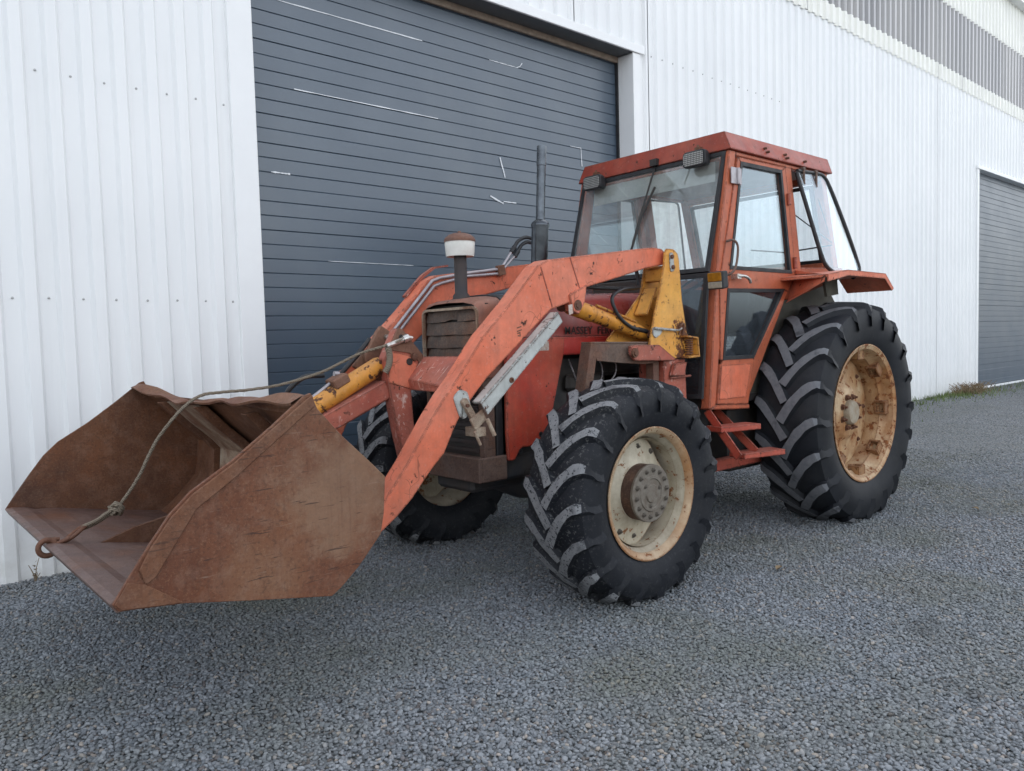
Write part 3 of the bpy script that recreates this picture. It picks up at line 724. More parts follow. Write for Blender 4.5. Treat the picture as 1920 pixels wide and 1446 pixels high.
def tractor():
    T = thing('tractor', 'old faded red four wheel drive farm tractor with glazed cab', 'tractor', (4.4,YC,0))
    wheel_front(T, 3.092, 2.452, 1, True); wheel_front(T, 3.092, mirror(2.452), -1, False)
    wheel_rear(T, 5.548, 2.462, 1, True); wheel_rear(T, 5.548, mirror(2.462), -1, False)
    # ---- hood
    def hoodring(x, hw, zb, zt, cr=.014, r=.07):
        pts = [(YC-hw-.006, zb), (YC-hw, zt-.16), (YC-hw+.008, zt-r)]
        for k in range(1,6):
            a = PI/2*k/6; pts.append((YC-hw+.008+r*(1-math.cos(a)), zt-r+(r)*math.sin(a)))
        pts += [(YC-hw+.008+r, zt), (YC-hw*.5, zt+cr*.75), (YC, zt+cr)]
        full = pts + [(2*YC-y, z) for y, z in pts[-2::-1]]
        return [(x,y,z) for y,z in full]
    b = MB(); b.loft([hoodring(2.815,.288,1.378,1.612), hoodring(3.4,.296,1.378,1.628), hoodring(4.13,.305,1.378,1.650)], True); hood = b.build('hood', 'hood_red', T, smooth=40)
    text_mesh('lettering', 'MASSEY  FERGUSON', .064, (3.215,YC-.3085,1.390), 'decal', hood, .98)
    b = MB(); b.loft([hoodring(2.606,.268,1.17,1.568), hoodring(2.63,.280,1.16,1.588), hoodring(2.765,.287,1.16,1.606)], False, True)
    b.build('nose_cowl', 'nose', T, smooth=40)
    b = MB(); b.loft([hoodring(2.764,.291,1.20,1.612), hoodring(2.816,.293,1.20,1.618)], True); b.build('hood_seal', 'rubber_trim', T, smooth=40)
    b = MB(); b.box((2.98,YC-.308,1.268),(4.05,YC+.308,1.376)); b.build('hood_skirt', 'bright_red', T, .006)
    # grille: pale bead frame, battered slats
    gp = [(YC-.262,1.19),(YC-.262,1.555),(YC+.262,1.555),(YC+.262,1.19)]
    gp = rounded(gp, .05); gi = inset(gp, .014)
    b = MB(); n = len(gp)
    vs = [(2.598,y,z) for y,z in gp]+[(2.598,y,z) for y,z in gi]+[(2.615,y,z) for y,z in gp]+[(2.615,y,z) for y,z in gi]
    fs = []
    for i in range(n):
        j = (i+1)%n; fs += [(i,j,n+j,n+i),(2*n+i,3*n+i,3*n+j,2*n+j),(i,2*n+i,2*n+j,j),(n+i,n+j,3*n+j,3*n+i)]
    b.add(vs, fs); gr = b.build('grille_frame', 'mud', T)
    b = MB(); b.box((2.66,YC-.26,1.17),(2.68,YC+.26,1.57)); b.build('radiator_core', 'dark', T)
    for k in range(5):
        z1 = 1.548-k*.074; b = MB(); m = 16; rows = []
        for dz, dx in ((0,.0),(-.035,-.008),(-.071,-.012)):
            row = []
            for i in range(m+1):
                y = YC-.246+.492*i/m
                jx = .003*math.sin(i*1.7+k*2.1)+.002*random.uniform(-1,1); jz = .0015*math.sin(i*.8+k*1.3)*(1 if dz < -.05 else .2)
                if k == 0 and 6 < i < 10: jx += .022*(1 if dz < -.03 else .4); jz += .012*(1 if dz < -.05 else 0)
                row.append((2.632+dx+jx, y, z1+dz+jz+.0))
            rows.append(row)
        vs = [p for r in rows for p in r]+[(p[0]+.004,p[1],p[2]) for r in rows for p in r]; q = (m+1)*3; fs = []
        for r in range(2):
            for i in range(m):
                a = r*(m+1)+i; fs += [(a,a+1,a+m+2,a+m+1),(q+a,q+a+m+1,q+a+m+2,q+a+1)]
        for i in range(m): fs += [(2*(m+1)+i,2*(m+1)+i+1,q+2*(m+1)+i+1,q+2*(m+1)+i)]
        b.add(vs, fs); b.build('grille_slat', 'slat', gr, smooth=50)
    # radiator, its frame and the front casting
    b = MB(); b.box((2.625,YC-.225,.725),(2.66,YC+.225,1.17)); b.build('lower_grille', 'dark', T)
    for s in (-1,1):
        b = MB(); b.box((2.618,YC+s*.245-.022,.705),(2.70,YC+s*.245+.022,1.17)); b.build('radiator_post', 'brown_steel', T, .004)
        b = MB(); b.box((2.70,YC+s*.272-.008,.70),(2.745,YC+s*.272+.012,1.25)); b.build('panel_seal', 'rubber_trim', T, .003)
    for k in range(9):
        b = MB(); z = .75+k*.047; b.box((2.612,YC-.222,z),(2.626,YC+.222,z+.022)); b.build('grille_bar', 'stack', T)
    b = MB(); b.box((2.54,YC-.315,.60),(2.565,YC+.315,.735)); b.box((2.566,YC-.315,.60),(2.74,YC-.29,.735)); b.box((2.566,YC+.29,.60),(2.74,YC+.315,.735)); b.box((2.566,YC-.289,.705),(2.74,YC+.289,.728)); b.build('front_frame', 'brown_steel', T, .006)
    b = MB(); b.box((2.60,YC-.17,.52),(3.0,YC+.17,.70)); b.box((2.70,YC-.26,.58),(3.6,YC+.26,.72)); b.build('front_support', 'dark_blue', T, .02)
    sp = [(2.742,1.375),(3.20,1.375),(3.192,1.285),(3.085,.935),(3.03,.76),(2.845,.765),(2.815,.735),(2.79,.70),(2.742,.70),(2.735,.85)]
    for s in (-1,1):
        y = YC+s*.312; b = MB(); b.prism(sp, y-.012, y+.012); q = b.build('side_panel', 'panel_red', T, .006)
        if s < 0:
            for hx, hz in ((2.985,.825),(2.83,.745)):
                b = MB(); b.lathe([(0,.013),(-.004,.016),(-.004,.008),(0,.006)], (hx,y-.0125,hz), n=16, cap=True); b.build('grommet', 'rubber_trim', q)
            b = MB(); b.box((2.93,y-.0155,1.30),(3.065,y-.0125,1.352)); b.build('sticker', 'sticker', q)
    # engine and driveline, dark and oily
    b = MB(); b.box((2.85,YC-.24,.62),(4.05,YC+.24,1.265)); b.box((3.2,YC-.31,.70),(3.5,YC-.24,.95)); b.box((3.55,YC-.29,.80),(3.95,YC-.24,1.15)); b.box((3.25,YC-.29,1.05),(3.9,YC-.24,1.15)); b.build('engine_block', 'dark', T, .02)
    b = MB(); b.lathe([(0,.0),(0,.055),(.16,.055),(.17,.05),(.17,0)], (3.35,YC-.36,.92), (0,0,-1), 20); b.build('oil_filter', 'dark_blue', T, smooth=40)
    b = MB()
    for k in range(4): b.tube(spline([(3.3+k*.13,YC-.25,1.24),(3.28+k*.13,YC-.30,1.18),(3.33+k*.1,YC-.29,1.10),(3.4,YC-.27,1.02)],6), .005, 6)
    b.build('injector_pipe', 'pipe', T)
    b = MB(); b.box((3.9,YC-.30,.45),(5.9,YC+.30,.95)); b.build('gearbox', 'dark_blue', T, .03)
    b = MB(); b.lathe([(-.66,.10),(-.5,.09),(-.28,.075),(-.18,.15),(0,.17),(.18,.15),(.28,.075),(.5,.09),(.66,.10)], (3.125,YC,.565), n=24, cap=True); b.box((3.0,YC-.2,.6),(3.28,YC+.2,.72)); b.build('front_axle', 'dark_blue', T, smooth=40)
    b = MB(); b.tube([(2.93,YC-.55,.60),(2.93,YC+.55,.60)], .022, 10); b.tube([(3.0,YC-.62,.56),(3.0,YC-.25,.62)], .03, 10); b.build('track_rod', 'dark', T, smooth=50)
    b = MB(); b.lathe([(-.72,.13),(-.3,.14),(0,.2),(.3,.14),(.72,.13)], (5.61,YC,.782), n=24, cap=True); b.build('rear_axle', 'dark_blue', T, smooth=40)
    # ---- intake and exhaust
    o = (2.697,YC,0)
    b = MB(); b.lathe([(1.60,.050),(1.625,.048),(1.64,.0365),(1.865,.0365),(1.868,.0)], o, (0,0,1), 28); st = b.build('intake_stack', 'stack', T, smooth=40)
    b = MB(); b.lathe([(1.853,.037),(1.848,.066),(1.846,.079),(1.855,.081),(1.925,.0865),(1.929,.086),(1.929,.0)], o, (0,0,1), 36); b.build('pre_cleaner_bowl', 'bowl', st, smooth=40)
    b = MB(); b.lathe([(1.928,.089),(1.940,.090),(1.953,.083),(1.968,.064),(1.977,.038),(1.981,.010),(1.990,.009),(1.992,0)], o, (0,0,1), 36); b.build('pre_cleaner_cap', 'cap', st, smooth=40)
    e0, e1 = Vector((3.235,3.45,1.60)), Vector((3.292,3.45,2.535)); ed = (e1-e0).normalized(); Le = (e1-e0).length
    b = MB(); b.lathe([(0,.052),(.44,.052),(.452,.056),(.465,.056),(.475,.050),(.49,.030)], e0, ed, 28); mu = b.build('muffler', 'muffler', T, smooth=40)
    b = MB(); b.lathe([(.485,.0275),(Le-.12,.0265),(Le-.118,.029),(Le,.029),(Le,.025),(Le-.2,.024)], e0, ed, 24); b.build('tail_pipe', 'muffler', mu, smooth=40)
    # ---- cab
    yn = YC-.66; yf = YC+.66
    def both(fn):
        fn(yn, 1); fn(yf, -1)
    cf = MB()
    def frame(y, s):
        cf.prism([(4.40,2.553),(4.474,2.553),(4.375,2.0),(4.325,1.70),(4.212,.905),(4.145,.890),(4.235,1.72),(4.27,1.95)], y, y+s*.07)
        cf.prism([(5.086,2.553),(5.172,2.553),(5.312,1.80),(5.218,1.80)], y+s*.004, y+s*.06)
        cf.prism([(4.475,2.553),(5.70,2.553),(5.70,2.528),(4.47,2.523)], y+s*.003, y+s*.055)
        cf.prism([(5.62,2.55),(5.70,2.55),(5.93,1.80),(5.84,1.80)], y+s*.02, y+s*.09)
        cf.prism([(5.18,1.83),(5.95,1.86),(5.95,1.78),(5.16,1.60)], y+s*.006, y+s*.06)
        cf.prism([(4.150,.888),(4.60,.862),(4.60,.892),(4.216,.917)], y-s*.004, y+s*.09)
        cf.prism([(4.60,.862),(4.655,.90),(5.16,1.60),(5.12,1.66),(4.60,1.05)], y+s*.05, y+s*.09)
    both(frame)
    cf.box((4.405,yn+.071,2.50),(4.45,yf-.071,2.552)); cf.box((5.63,yn+.091,2.49),(5.69,yf-.091,2.552)); cf.box((5.80,yn+.091,1.80),(5.86,yf-.091,1.90))
    cf.build('cab_frame', 'cab_red', T, .006)
    b = MB(); b.box((4.2,yn+.095,.90),(5.6,yf-.095,.95)); b.build('cab_floor', 'dark', T)
    b = MB(); b.prism([(5.10,.95),(5.75,.95),(5.82,1.80),(5.55,1.80)], yn+.40, yf-.40); b.build('cab_bulkhead', 'dark', T)
    # roof
    def rr_(x0,x1,hw,z): return [(x0,YC-hw,z),(x1,YC-hw,z),(x1,YC+hw,z),(x0,YC+hw,z)]
    b = MB(); b.loft([rr_(4.386,5.742,.676,2.555), rr_(4.386,5.744,.674,2.566), rr_(4.400,5.775,.622,2.678), rr_(4.62,5.58,.45,2.705)], True); rf = b.build('roof', 'roof_red', T, .003)
    b = MB(); b.box((4.47,yn+.08,2.535),(5.62,yf-.08,2.552)); b.build('roof_lining', 'lining', rf)
    b = MB(); b.box((4.412,yn+.12,2.37),(4.422,yf-.12,2.50)); b.build('sun_visor', 'lining', rf)
    for (x,z) in ((4.83,2.62),(4.84,2.595),(5.08,2.61),(5.085,2.585),(5.34,2.595)):
        b = MB(); b.lathe([(.01,.009),(-.012,.009),(-.016,.004),(-.016,0)], (x,YC-.668+(z-2.6)*.6,z), n=8); b.build('bracket_bolt', 'bolt', rf)
    # windscreen: leaning upper pane, near upright lower panes beside the hood
    def panes(name, pts, mat, gname=None, gw=.028, t=.006):
        P = [Vector(p) for p in pts]; nrm = (P[1]-P[0]).cross(P[2]-P[0]).normalized()
        if nrm.x > 0: nrm = -nrm
        b = MB(); b.loft([[p-nrm*t/2 for p in P],[p+nrm*t/2 for p in P]]); g = b.build(name, mat, T)
        c = sum(P, Vector())/len(P); b = MB(); n = len(P)
        I_ = []
        for i in range(n):
            a = (P[i-1]-P[i]).normalized(); d = (P[(i+1)%n]-P[i]).normalized(); I_.append(P[i]+(a+d)*gw)
        O = P
        vs = [p+nrm*.010 for p in O]+[p+nrm*.010 for p in I_]+[p-nrm*.012 for p in O]+[p-nrm*.012 for p in I_]; fs = []
        for i in range(n):
            j = (i+1)%n; fs += [(i,j,n+j,n+i),(2*n+i,3*n+i,3*n+j,2*n+j),(i,2*n+i,2*n+j,j),(n+i,n+j,3*n+j,3*n+i)]
        b.add(vs, fs); b.build('gasket', 'rubber_trim', g); return g, nrm
    ws, wnrm = panes('windscreen', [(4.190,yn+.025,1.765),(4.402,yn+.025,2.548),(4.402,yf-.025,2.548),(4.190,yf-.025,1.765)], 'glass_screen')
    panes('lower_windscreen', [(4.105,yn+.025,.96),(4.188,yn+.025,1.758),(4.188,YC-.315,1.758),(4.105,YC-.315,.96)], 'glass_dark')
    panes('lower_windscreen', [(4.105,yf-.025,.96),(4.188,yf-.025,1.758),(4.188,YC+.315,1.758),(4.105,YC+.315,.96)], 'glass_dark')
    b = MB(); b.box((4.135,YC-.313,1.0),(4.33,YC+.313,1.755)); b.box((4.20,YC-.30,1.755),(4.45,YC+.30,1.80)); b.build('dashboard', 'dark', T, .01)
    W = lambda y, z, off=.02: (4.402-(2.548-z)*.2708-off, y, z)
    b = MB(); b.tube([W(3.455,2.60,.01),W(3.455,2.52),W(3.49,2.28,.03),W(3.535,2.02,.03)], .007, 6); b.tube([W(3.42,2.40,.022),W(3.50,2.20,.022),W(3.56,1.90,.022)], .009, 6); b.box((4.36,3.42,2.555),(4.40,3.48,2.60)); b.build('wiper', 'dark', ws)
    # doors
    def door(y, s):
        outer = [(4.482,2.516),(5.076,2.520),(5.206,1.800),(5.105,1.655),(4.655,1.19),(4.578,.896),(4.218,.920),(4.262,1.70)]
        up = [(4.516,2.484),(5.018,2.490),(5.140,1.790),(4.378,1.790)]
        lo = [(4.350,1.655),(5.040,1.668),(4.640,1.205),(4.290,1.205)]
        b = MB(); y0, y1 = y-s*.008, y+s*.032
        for q in ([(4.482,2.516),(5.076,2.520),(5.018,2.490),(4.516,2.484)], [(5.076,2.520),(5.206,1.800),(5.140,1.790),(5.018,2.490)],
                  [(4.482,2.516),(4.516,2.484),(4.378,1.790),(4.350,1.655),(4.290,1.205),(4.268,1.175),(4.262,1.175),(4.262,1.70)],
                  [(4.378,1.790),(5.140,1.790),(5.206,1.80),(5.105,1.655),(5.040,1.668),(4.350,1.655)],
                  [(5.105,1.655),(4.655,1.19),(4.62,1.205),(4.640,1.205),(5.040,1.668)],
                  [(4.262,1.205),(4.262,1.175),(4.218,.920),(4.578,.896),(4.655,1.19),(4.62,1.205)]):
            b.prism(q, y0, y1)
        d = b.build('door', 'cab_red', T, .004)
        b = MB(); b.prism([(4.266,1.168),(4.612,1.165),(4.543,.945),(4.235,.948)], y0-s*.004, y0); b.build('door_skin', 'loader_red' if s > 0 else 'cab_red', d, .003)
        for nm, q, mt in (('door_window', up, 'glass'), ('door_lower_window', lo, 'glass_dark')):
            b = MB(); b.prism(inset(q,-.004), y+s*.008, y+s*.014); g = b.build(nm, mt, d)
            qo = inset(q,-.006); qi = inset(q,.018)
            b = MB(); ring_frame(b, qo, qi, y0-s*.005, y+s*.007); b.build('window_gasket', 'rubber_trim', d)
        if s > 0:
            b = MB(); b.box((4.385,y0-.05,1.722),(4.43,y0,1.752)); b.tube(spline([(4.40,y0-.045,1.737),(4.46,y0-.055,1.738),(4.52,y0-.05,1.722),(4.545,y0-.045,1.70)],5), .010, 8); b.build('door_handle', 'chrome', d, smooth=50)
            b = MB(); b.tube(spline([(4.33,y0-.004,1.96),(4.36,y0-.04,1.965),(4.385,y0-.055,1.92),(4.36,y0-.055,1.80),(4.32,y0-.04,1.75),(4.30,y0-.004,1.745)],5), .008, 8); b.build('grab_handle', 'brown_steel', d, smooth=50)
            b = MB(); b.box((4.39,y0-.012,2.335),(4.505,y0-.003,2.44)); b.tube([(4.462,y0-.014,2.335),(4.462,y0-.014,2.44)], .012, 8); b.build('door_hinge', 'pipe', d, .002)
            for z in (1.86,2.30):
                b = MB(); b.tube([(5.10+(2.3-z)*.18,y0-.014,z-.04),(5.095+(2.3-z)*.18,y0-.014,z+.04)], .014, 8); b.build('rear_hinge', 'loader_dark', d, smooth=50)
    both(door)
    # quarter windows, hinged at the top and swung out at the bottom
    def quarter(y, s):
        pl = rounded([(5.19,2.515),(5.64,2.535),(5.93,1.83),(5.80,1.775),(5.60,1.775),(5.36,1.84)], .05, 3)
        yy = lambda z: y - s*(.012 + .14*(2.53-z)/.75)
        b = MB(); b.loft([[(x,yy(z)-s*.003,z) for x,z in pl],[(x,yy(z)+s*.003,z) for x,z in pl]]); g = b.build('quarter_window', 'glass_q', T)
        if s > 0:
            b = MB(); b.tube(spline([(5.21,yy(2.50),2.50),(5.25,yy(2.2),2.25),(5.335,yy(1.9),1.93),(5.39,yy(1.83),1.84),(5.48,yy(1.80),1.80),(5.58,yy(1.78),1.775)],5), .0145, 8)
            b.tube(spline([(5.22,yy(2.51),2.515),(5.45,yy(2.52),2.526),(5.60,yy(2.52),2.522),(5.68,yy(2.42),2.43),(5.80,yy(2.1),2.14),(5.90,yy(1.9),1.90),(5.91,yy(1.84),1.83),(5.86,yy(1.8),1.79),(5.78,yy(1.77),1.765)],5), .0145, 8); b.build('window_seal', 'rubber_trim', g, smooth=50)
            for x in (5.28,5.46):
                b = MB(); b.box((x,y-.035,2.42),(x+.022,y-.022,2.53)); b.box((x-.006,y-.036,2.525),(x+.028,y-.001,2.545)); b.build('window_clip', 'brown_steel', g, .003)
            b = MB(); b.tube([(5.56,yy(2.0)+.01,2.0),(5.52,y+.25,1.98),(5.45,y+.5,2.02)], .006, 6); b.tube([(5.50,yy(2.3)+.02,2.32),(5.58,yy(2.0)+.02,2.02),(5.46,y+.2,2.3)], .005, 6); b.build('window_stay', 'dark', g)
        else:
            b = MB(); b.tube([(x,yy(z),z) for x,z in pl]+[(pl[0][0],yy(pl[0][1]),pl[0][1])], .01, 6); b.build('window_seal', 'rubber_trim', g)
    both(quarter)
    panes('rear_window', [(5.66,yn+.10,2.48),(5.83,yn+.10,1.90),(5.83,yf-.10,1.90),(5.66,yf-.10,2.48)], 'glass')
    # lamps on the roof front and the side marker
    for y0 in (3.065, 3.975):
        b = MB(); 
        lp = rounded([(y0-.09,2.468),(y0-.09,2.572),(y0+.09,2.572),(y0+.09,2.468)], .03, 4); l2 = [((y-y0)*.72+y0,(z-2.52)*.72+2.52) for y,z in lp]
        b.loft([[(4.296,y,z) for y,z in lp],[(4.335,y,z) for y,z in lp],[(4.385,y,z) for y,z in l2]]); L = b.build('work_light', 'rubber_trim', T, .004, 40)
        b = MB(); l3 = [((y-y0)*.86+y0,(z-2.52)*.82+2.52) for y,z in lp]; b.loft([[(4.2955,y,z) for y,z in l3],[(4.290,y,z) for y,z in l3]]); b.build('lamp_lens', 'lamp_glass', L)
        b = MB(); b.box((4.335,y0-.02,2.565),(4.37,y0+.02,2.60)); b.tube([(4.345,y0,2.57),(4.345,y0,2.615)], .008, 8); b.build('lamp_bracket', 'bolt', L)
    b = MB(); b.prism([(4.10,1.752),(4.16,1.758),(4.17,1.652),(4.11,1.642)], 2.725, 2.840); mk = b.build('marker_lamp', 'rubber_trim', T, .01, segs=2)
    b = MB(); b.prism([(4.093,1.746),(4.0995,1.746),(4.1055,1.692),(4.099,1.692)], 2.733, 2.832); b.build('amber_lens', 'amber', mk, .003)
    b = MB(); b.prism([(4.099,1.689),(4.1055,1.689),(4.1095,1.650),(4.103,1.650)], 2.733, 2.832); b.build('clear_lens', 'clear_lens', mk, .003)
    b = MB(); b.tube([(4.16,2.84,1.71),(4.22,2.87,1.72)], .012, 8); b.build('marker_arm', 'cab_red', mk)
    # driver's place
    b = MB(); b.box((4.95,YC-.24,1.28),(5.35,YC+.24,1.38)); b.prism([(5.28,1.36),(5.38,1.36),(5.46,1.80),(5.36,1.82)], YC-.22, YC+.22); b.box((5.0,YC-.15,.95),(5.3,YC+.15,1.28)); b.build('seat', 'seat', T, .03, 50, segs=2)
    b = MB(); c0 = Vector((4.72,YC,1.74)); ax = Vector((-.45,0,.89)).normalized(); u = Vector((0,1,0)); v = ax.cross(u)
    b.tube([c0+(u*math.cos(a)+v*math.sin(a))*.21 for a in [2*PI*k/32 for k in range(33)]], .013, 8, cap=False)
    for k in range(3): a = 2*PI*k/3; b.tube([c0-ax*.03, c0+(u*math.cos(a)+v*math.sin(a))*.20], .009, 6)
    b.tube([c0-ax*.03, c0-ax*.5], .025, 10); b.build('steering_wheel', 'dark', T, smooth=60)
    # fenders
    def fender(y, s):
        b = MB(); t = lambda yy: y - s*yy                   # yy metres outwards of the cab side
        b.add([(5.13,t(-.01),1.60),(5.235,t(-.01),1.812),(5.0,t(.335),1.745),(4.985,t(.335),1.70),(5.10,t(-.01),1.575)],[(0,1,2),(0,2,3,4)])
        b.prism([(5.0,1.728),(5.0,1.748),(5.30,1.790),(5.88,1.785),(6.02,1.680),(6.01,1.662),(5.87,1.765),(5.30,1.770)], t(0), t(.345))
        b.prism([(5.0,1.70),(5.0,1.748),(5.30,1.788),(5.88,1.783),(6.02,1.678),(5.99,1.66),(5.87,1.745),(5.30,1.75)], t(.345), t(.353))
        f = b.build('fender', 'loader_red' if s > 0 else 'cab_red', T)
        b = MB(); b.prism([(4.70,.95),(5.10,1.56),(5.25,1.765),(5.87,1.76),(6.2,1.45),(6.3,.9)], t(-.13), t(-.115)); b.build('fender_inner', 'fender_mud', f)
        b = MB(); b.prism([(5.45,1.62),(5.62,1.64),(5.60,1.762),(5.40,1.762)], t(.10), t(.12)); b.build('fender_stay', 'fender_mud', f)
    both(fender)
    # steps under the near door
    b = MB(); b.box((4.02,2.96,.452),(5.3,3.02,.528)); b.build('step_beam', 'step_red', T, .006)
    st = MB()
    for p, q in (((4.17,2.90,.88),(4.17,2.665,.60)), ((4.44,3.02,.86),(4.44,2.715,.60))):
        p, q = Vector(p), Vector(q); d = (q-p).normalized(); xx = Vector((.022,0,0)); nn = d.cross(Vector((1,0,0))).normalized()*.006
        xx = Vector((.006,0,0)); nn = nn.normalized()*.027
        st.loft([[p-xx-nn,p+xx-nn,p+xx+nn,p-xx+nn],[q-xx-nn,q+xx-nn,q+xx+nn,q-xx+nn]])
    st.box((4.16,2.98,.56),(4.20,3.02,.90)); ste = st.build('step_rail', 'step_red', T, .002)
    for c, z, l in (((4.32,2.80),.765,.34), ((4.49,2.735),.585,.36)):
        d = Vector((math.cos(-.24), math.sin(-.24),0)); n_ = Vector((-d.y,d.x,0)); c = Vector((*c,z)); ring = []
        for zz in (-.018,.018): ring.append([c-d*l/2-n_*.07+Vector((0,0,zz)), c+d*l/2-n_*.07+Vector((0,0,zz)), c+d*l/2+n_*.07+Vector((0,0,zz)), c-d*l/2+n_*.07+Vector((0,0,zz))])
        b = MB(); b.loft(ring); b.build('step', 'step_red', T, .004)
    b = MB(); b.box((4.65,3.05,.40),(5.1,3.25,.85)); b.build('battery_box', 'dark', T, .02)
    return T
TR = tractor()

# ------------------------------------------------------------------ the front loader
def loader():
    T = thing('front_loader', 'faded red front loader with yellow towers and a big rusty bucket, mounted on the tractor', 'loader', (2.6,YC,0))
    top = [(1.62,.455),(1.69,.535),(1.801,.657),(1.866,.733),(1.932,.812),(2.002,.907),(2.075,1.005),(2.153,1.102),(2.235,1.189),(2.403,1.388),(2.594,1.561),(2.781,1.750),(2.853,1.784),(3.628,1.887),(3.738,1.900),(3.82,1.895),(3.862,1.868),(3.868,1.83),(3.835,1.800)]
    bot = [(3.657,1.769),(3.394,1.703),(3.10,1.635),(3.035,1.565),(2.868,1.520),(2.408,1.172),(2.256,1.023),(2.198,.935),(2.143,.836),(2.054,.755),(1.951,.645),(1.868,.577),(1.764,.509),(1.66,.425),(1.625,.425)]
    poly = top+bot
    for s in (1,-1):
        y0 = 2.965 if s > 0 else mirror(2.965); y1 = y0+s*.11
        b = MB(); b.prism(poly, y0, y1); a = b.build('arm', 'loader_red', T, .006, segs=2)
        # weld seams at the elbow, folded edge strip on top
        b = MB()
        for p, q in (((2.80,1.745),(2.878,1.535)), ((3.02,1.805),(3.09,1.64))):
            b.bar((p[0],y0-s*.001,p[1]), (q[0],y0-s*.001,q[1]), .003, .006)
        b.build('weld_seam', 'loader_dark', a)
        if s > 0:                                    # worn stencil strokes
            b = MB()
            for p, q, wd_ in (((2.622,1.425),(2.653,1.433),.006),((2.622,1.407),(2.655,1.416),.006),((2.624,1.397),(2.645,1.402),.007),((2.641,1.402),(2.645,1.382),.006),((2.627,1.386),(2.641,1.384),.006)):
                b.bar((p[0],y0-.0006,p[1]), (q[0],y0-.0006,q[1]), .0012, wd_)
            b.build('stencil_mark', 'bolt', a)
        if s < 0:
            b = MB(); b.prism([(2.66,1.655),(2.80,1.79),(2.89,1.845),(3.0,1.862),(3.0,1.850),(2.895,1.833),(2.81,1.775),(2.67,1.645)], y0-.03, y0+.004); b.build('edge_strip', 'loader_dark', a)
        # lug for the lift ram
        b = MB(); b.prism([(3.0,1.60),(3.14,1.66),(3.12,1.56),(3.07,1.495),(3.025,1.51)], y0-s*.012, y0+s*.05); b.build('ram_lug', 'loader_red', a, .004)
        # bucket ear
        b = MB(); b.prism([(1.50,.74),(1.56,.86),(1.80,.70),(1.83,.66),(1.72,.50),(1.63,.42),(1.50,.52)], y1+s*.004, y1+s*.018); b.build('arm_ear', 'loader_dark', a, .003)
        # lift ram
        ya = y0+s*.055; p, q = Vector((3.068,ya,1.545)), Vector((3.735,ya,1.372)); d = (q-p).normalized(); Lr = (q-p).length
        b = MB(); b.lathe([(-.01,.0),(-.01,.044),(.0,.048),(.175,.048),(.18,.043),(.60,.043),(.64,.036),(Lr,.034),(Lr+.02,.026),(Lr+.021,0)], p, d, 24); r = b.build('lift_ram', 'yellow_worn', T, smooth=40)
        b = MB(); b.lathe([(-.07,.0),(-.07,.030),(.07,.030),(.07,0)], (3.062,ya,1.545), n=20); b.lathe([(-.075,0),(-.075,.016),(-.06,.02)], (3.062,ya,1.545), n=12); b.build('ram_pin', 'bolt', r, smooth=40)
        b = MB(); b.lathe([(-.06,0),(-.06,.024),(.06,.024),(.06,0)], (3.715,ya,1.378), n=20); b.build('ram_pin', 'bolt', r, smooth=40)
        b = MB(); b.tube([(3.26,ya-s*.02,1.548),(3.44,ya-s*.02,1.50),(3.60,ya-s*.02,1.455)], .009, 8); b.build('ram_pipe', 'yellow_worn', r, smooth=50)
        # yellow tower: outer plate, inner plate, web
        outer = [(3.790,1.801),(3.797,1.868),(3.82,1.893),(3.885,1.893),(3.925,1.868),(3.937,1.83),(3.962,1.588),(4.007,1.386),(4.039,1.335),(4.046,1.233),(3.887,1.223),(3.799,1.226),(3.638,1.314),(3.688,1.487),(3.747,1.653)]
        inner = [(3.815,1.82),(3.759,1.623),(3.594,1.474),(3.444,1.349),(3.427,1.263),(3.448,1.236),(3.499,1.237),(3.619,1.297),(3.85,1.30),(3.97,1.33),(3.96,1.588),(3.93,1.86),(3.86,1.87)]
        b = MB(); b.prism(outer, y0-s*.040, y0-s*.026); b.prism(inner, y1+s*.012, y1+s*.026)
        b.prism([(3.945,1.62),(3.955,1.62),(4.005,1.34),(3.995,1.34)], y0-s*.025, y1+s*.011)
        b.prism([(3.69,1.50),(3.70,1.49),(3.80,1.66),(3.79,1.665)], y0+s*.02, y1+s*.011)
        b.prism([(3.60,1.30),(3.95,1.24),(3.95,1.255),(3.61,1.315)], y0-s*.025, y1+s*.011)
        b.box((3.835,min(y0-s*.026,y1),1.64),(3.85,max(y0-s*.026,y1),1.78)) if False else None
        tw = b.build('loader_tower', 'yellow', T, .003)
        b = MB(); b.prism([(3.80,1.775),(3.80,1.70),(3.87,1.70),(3.87,1.80)], y0-s*.0255, y1+s*.0115); b.build('tower_brace', 'yellow', tw, .003)
        b = MB(); b.prism(rounded([(3.832,1.868),(3.872,1.875),(3.885,1.76),(3.842,1.752)], .017), y0-s*.046, y0-s*.0405); b.build('keeper_plate', 'prop_grey', tw, .002)
        for x, z in ((3.853,1.845),(3.862,1.782)):
            b = MB(); b.lathe([(0,.013),(-.012*s,.013),(-.014*s,.008),(-.014*s,0)], (x,y0-s*.046,z), n=8); b.build('keeper_bolt', 'bolt', tw)
        b = MB(); b.prism(rounded([(3.662,1.415),(3.70,1.418),(3.76,1.402),(3.735,1.375),(3.69,1.352),(3.665,1.372)], .012), y0-s*.047, y0-s*.0405); b.build('latch_plate', 'prop_grey', tw)
        b = MB(); b.tube([(3.665,y0-s*.055,1.413),(3.86,y0-s*.065,1.398)], .008, 8); b.tube([(3.86,y0-s*.065,1.398),(3.90,y0-s*.06,1.398),(3.93,y0-s*.06,1.41)], .006, 8); b.build('latch_handle', 'prop_grey', tw, smooth=50)
        b = MB(); b.tube([(3.988+.022*math.cos(t),y0-s*.068+.022*math.sin(t),1.243+.10*t/(14*PI)) for t in [14*PI*k/150 for k in range(151)]], .0034, 6); b.build('latch_spring', 'bolt', tw, smooth=60)
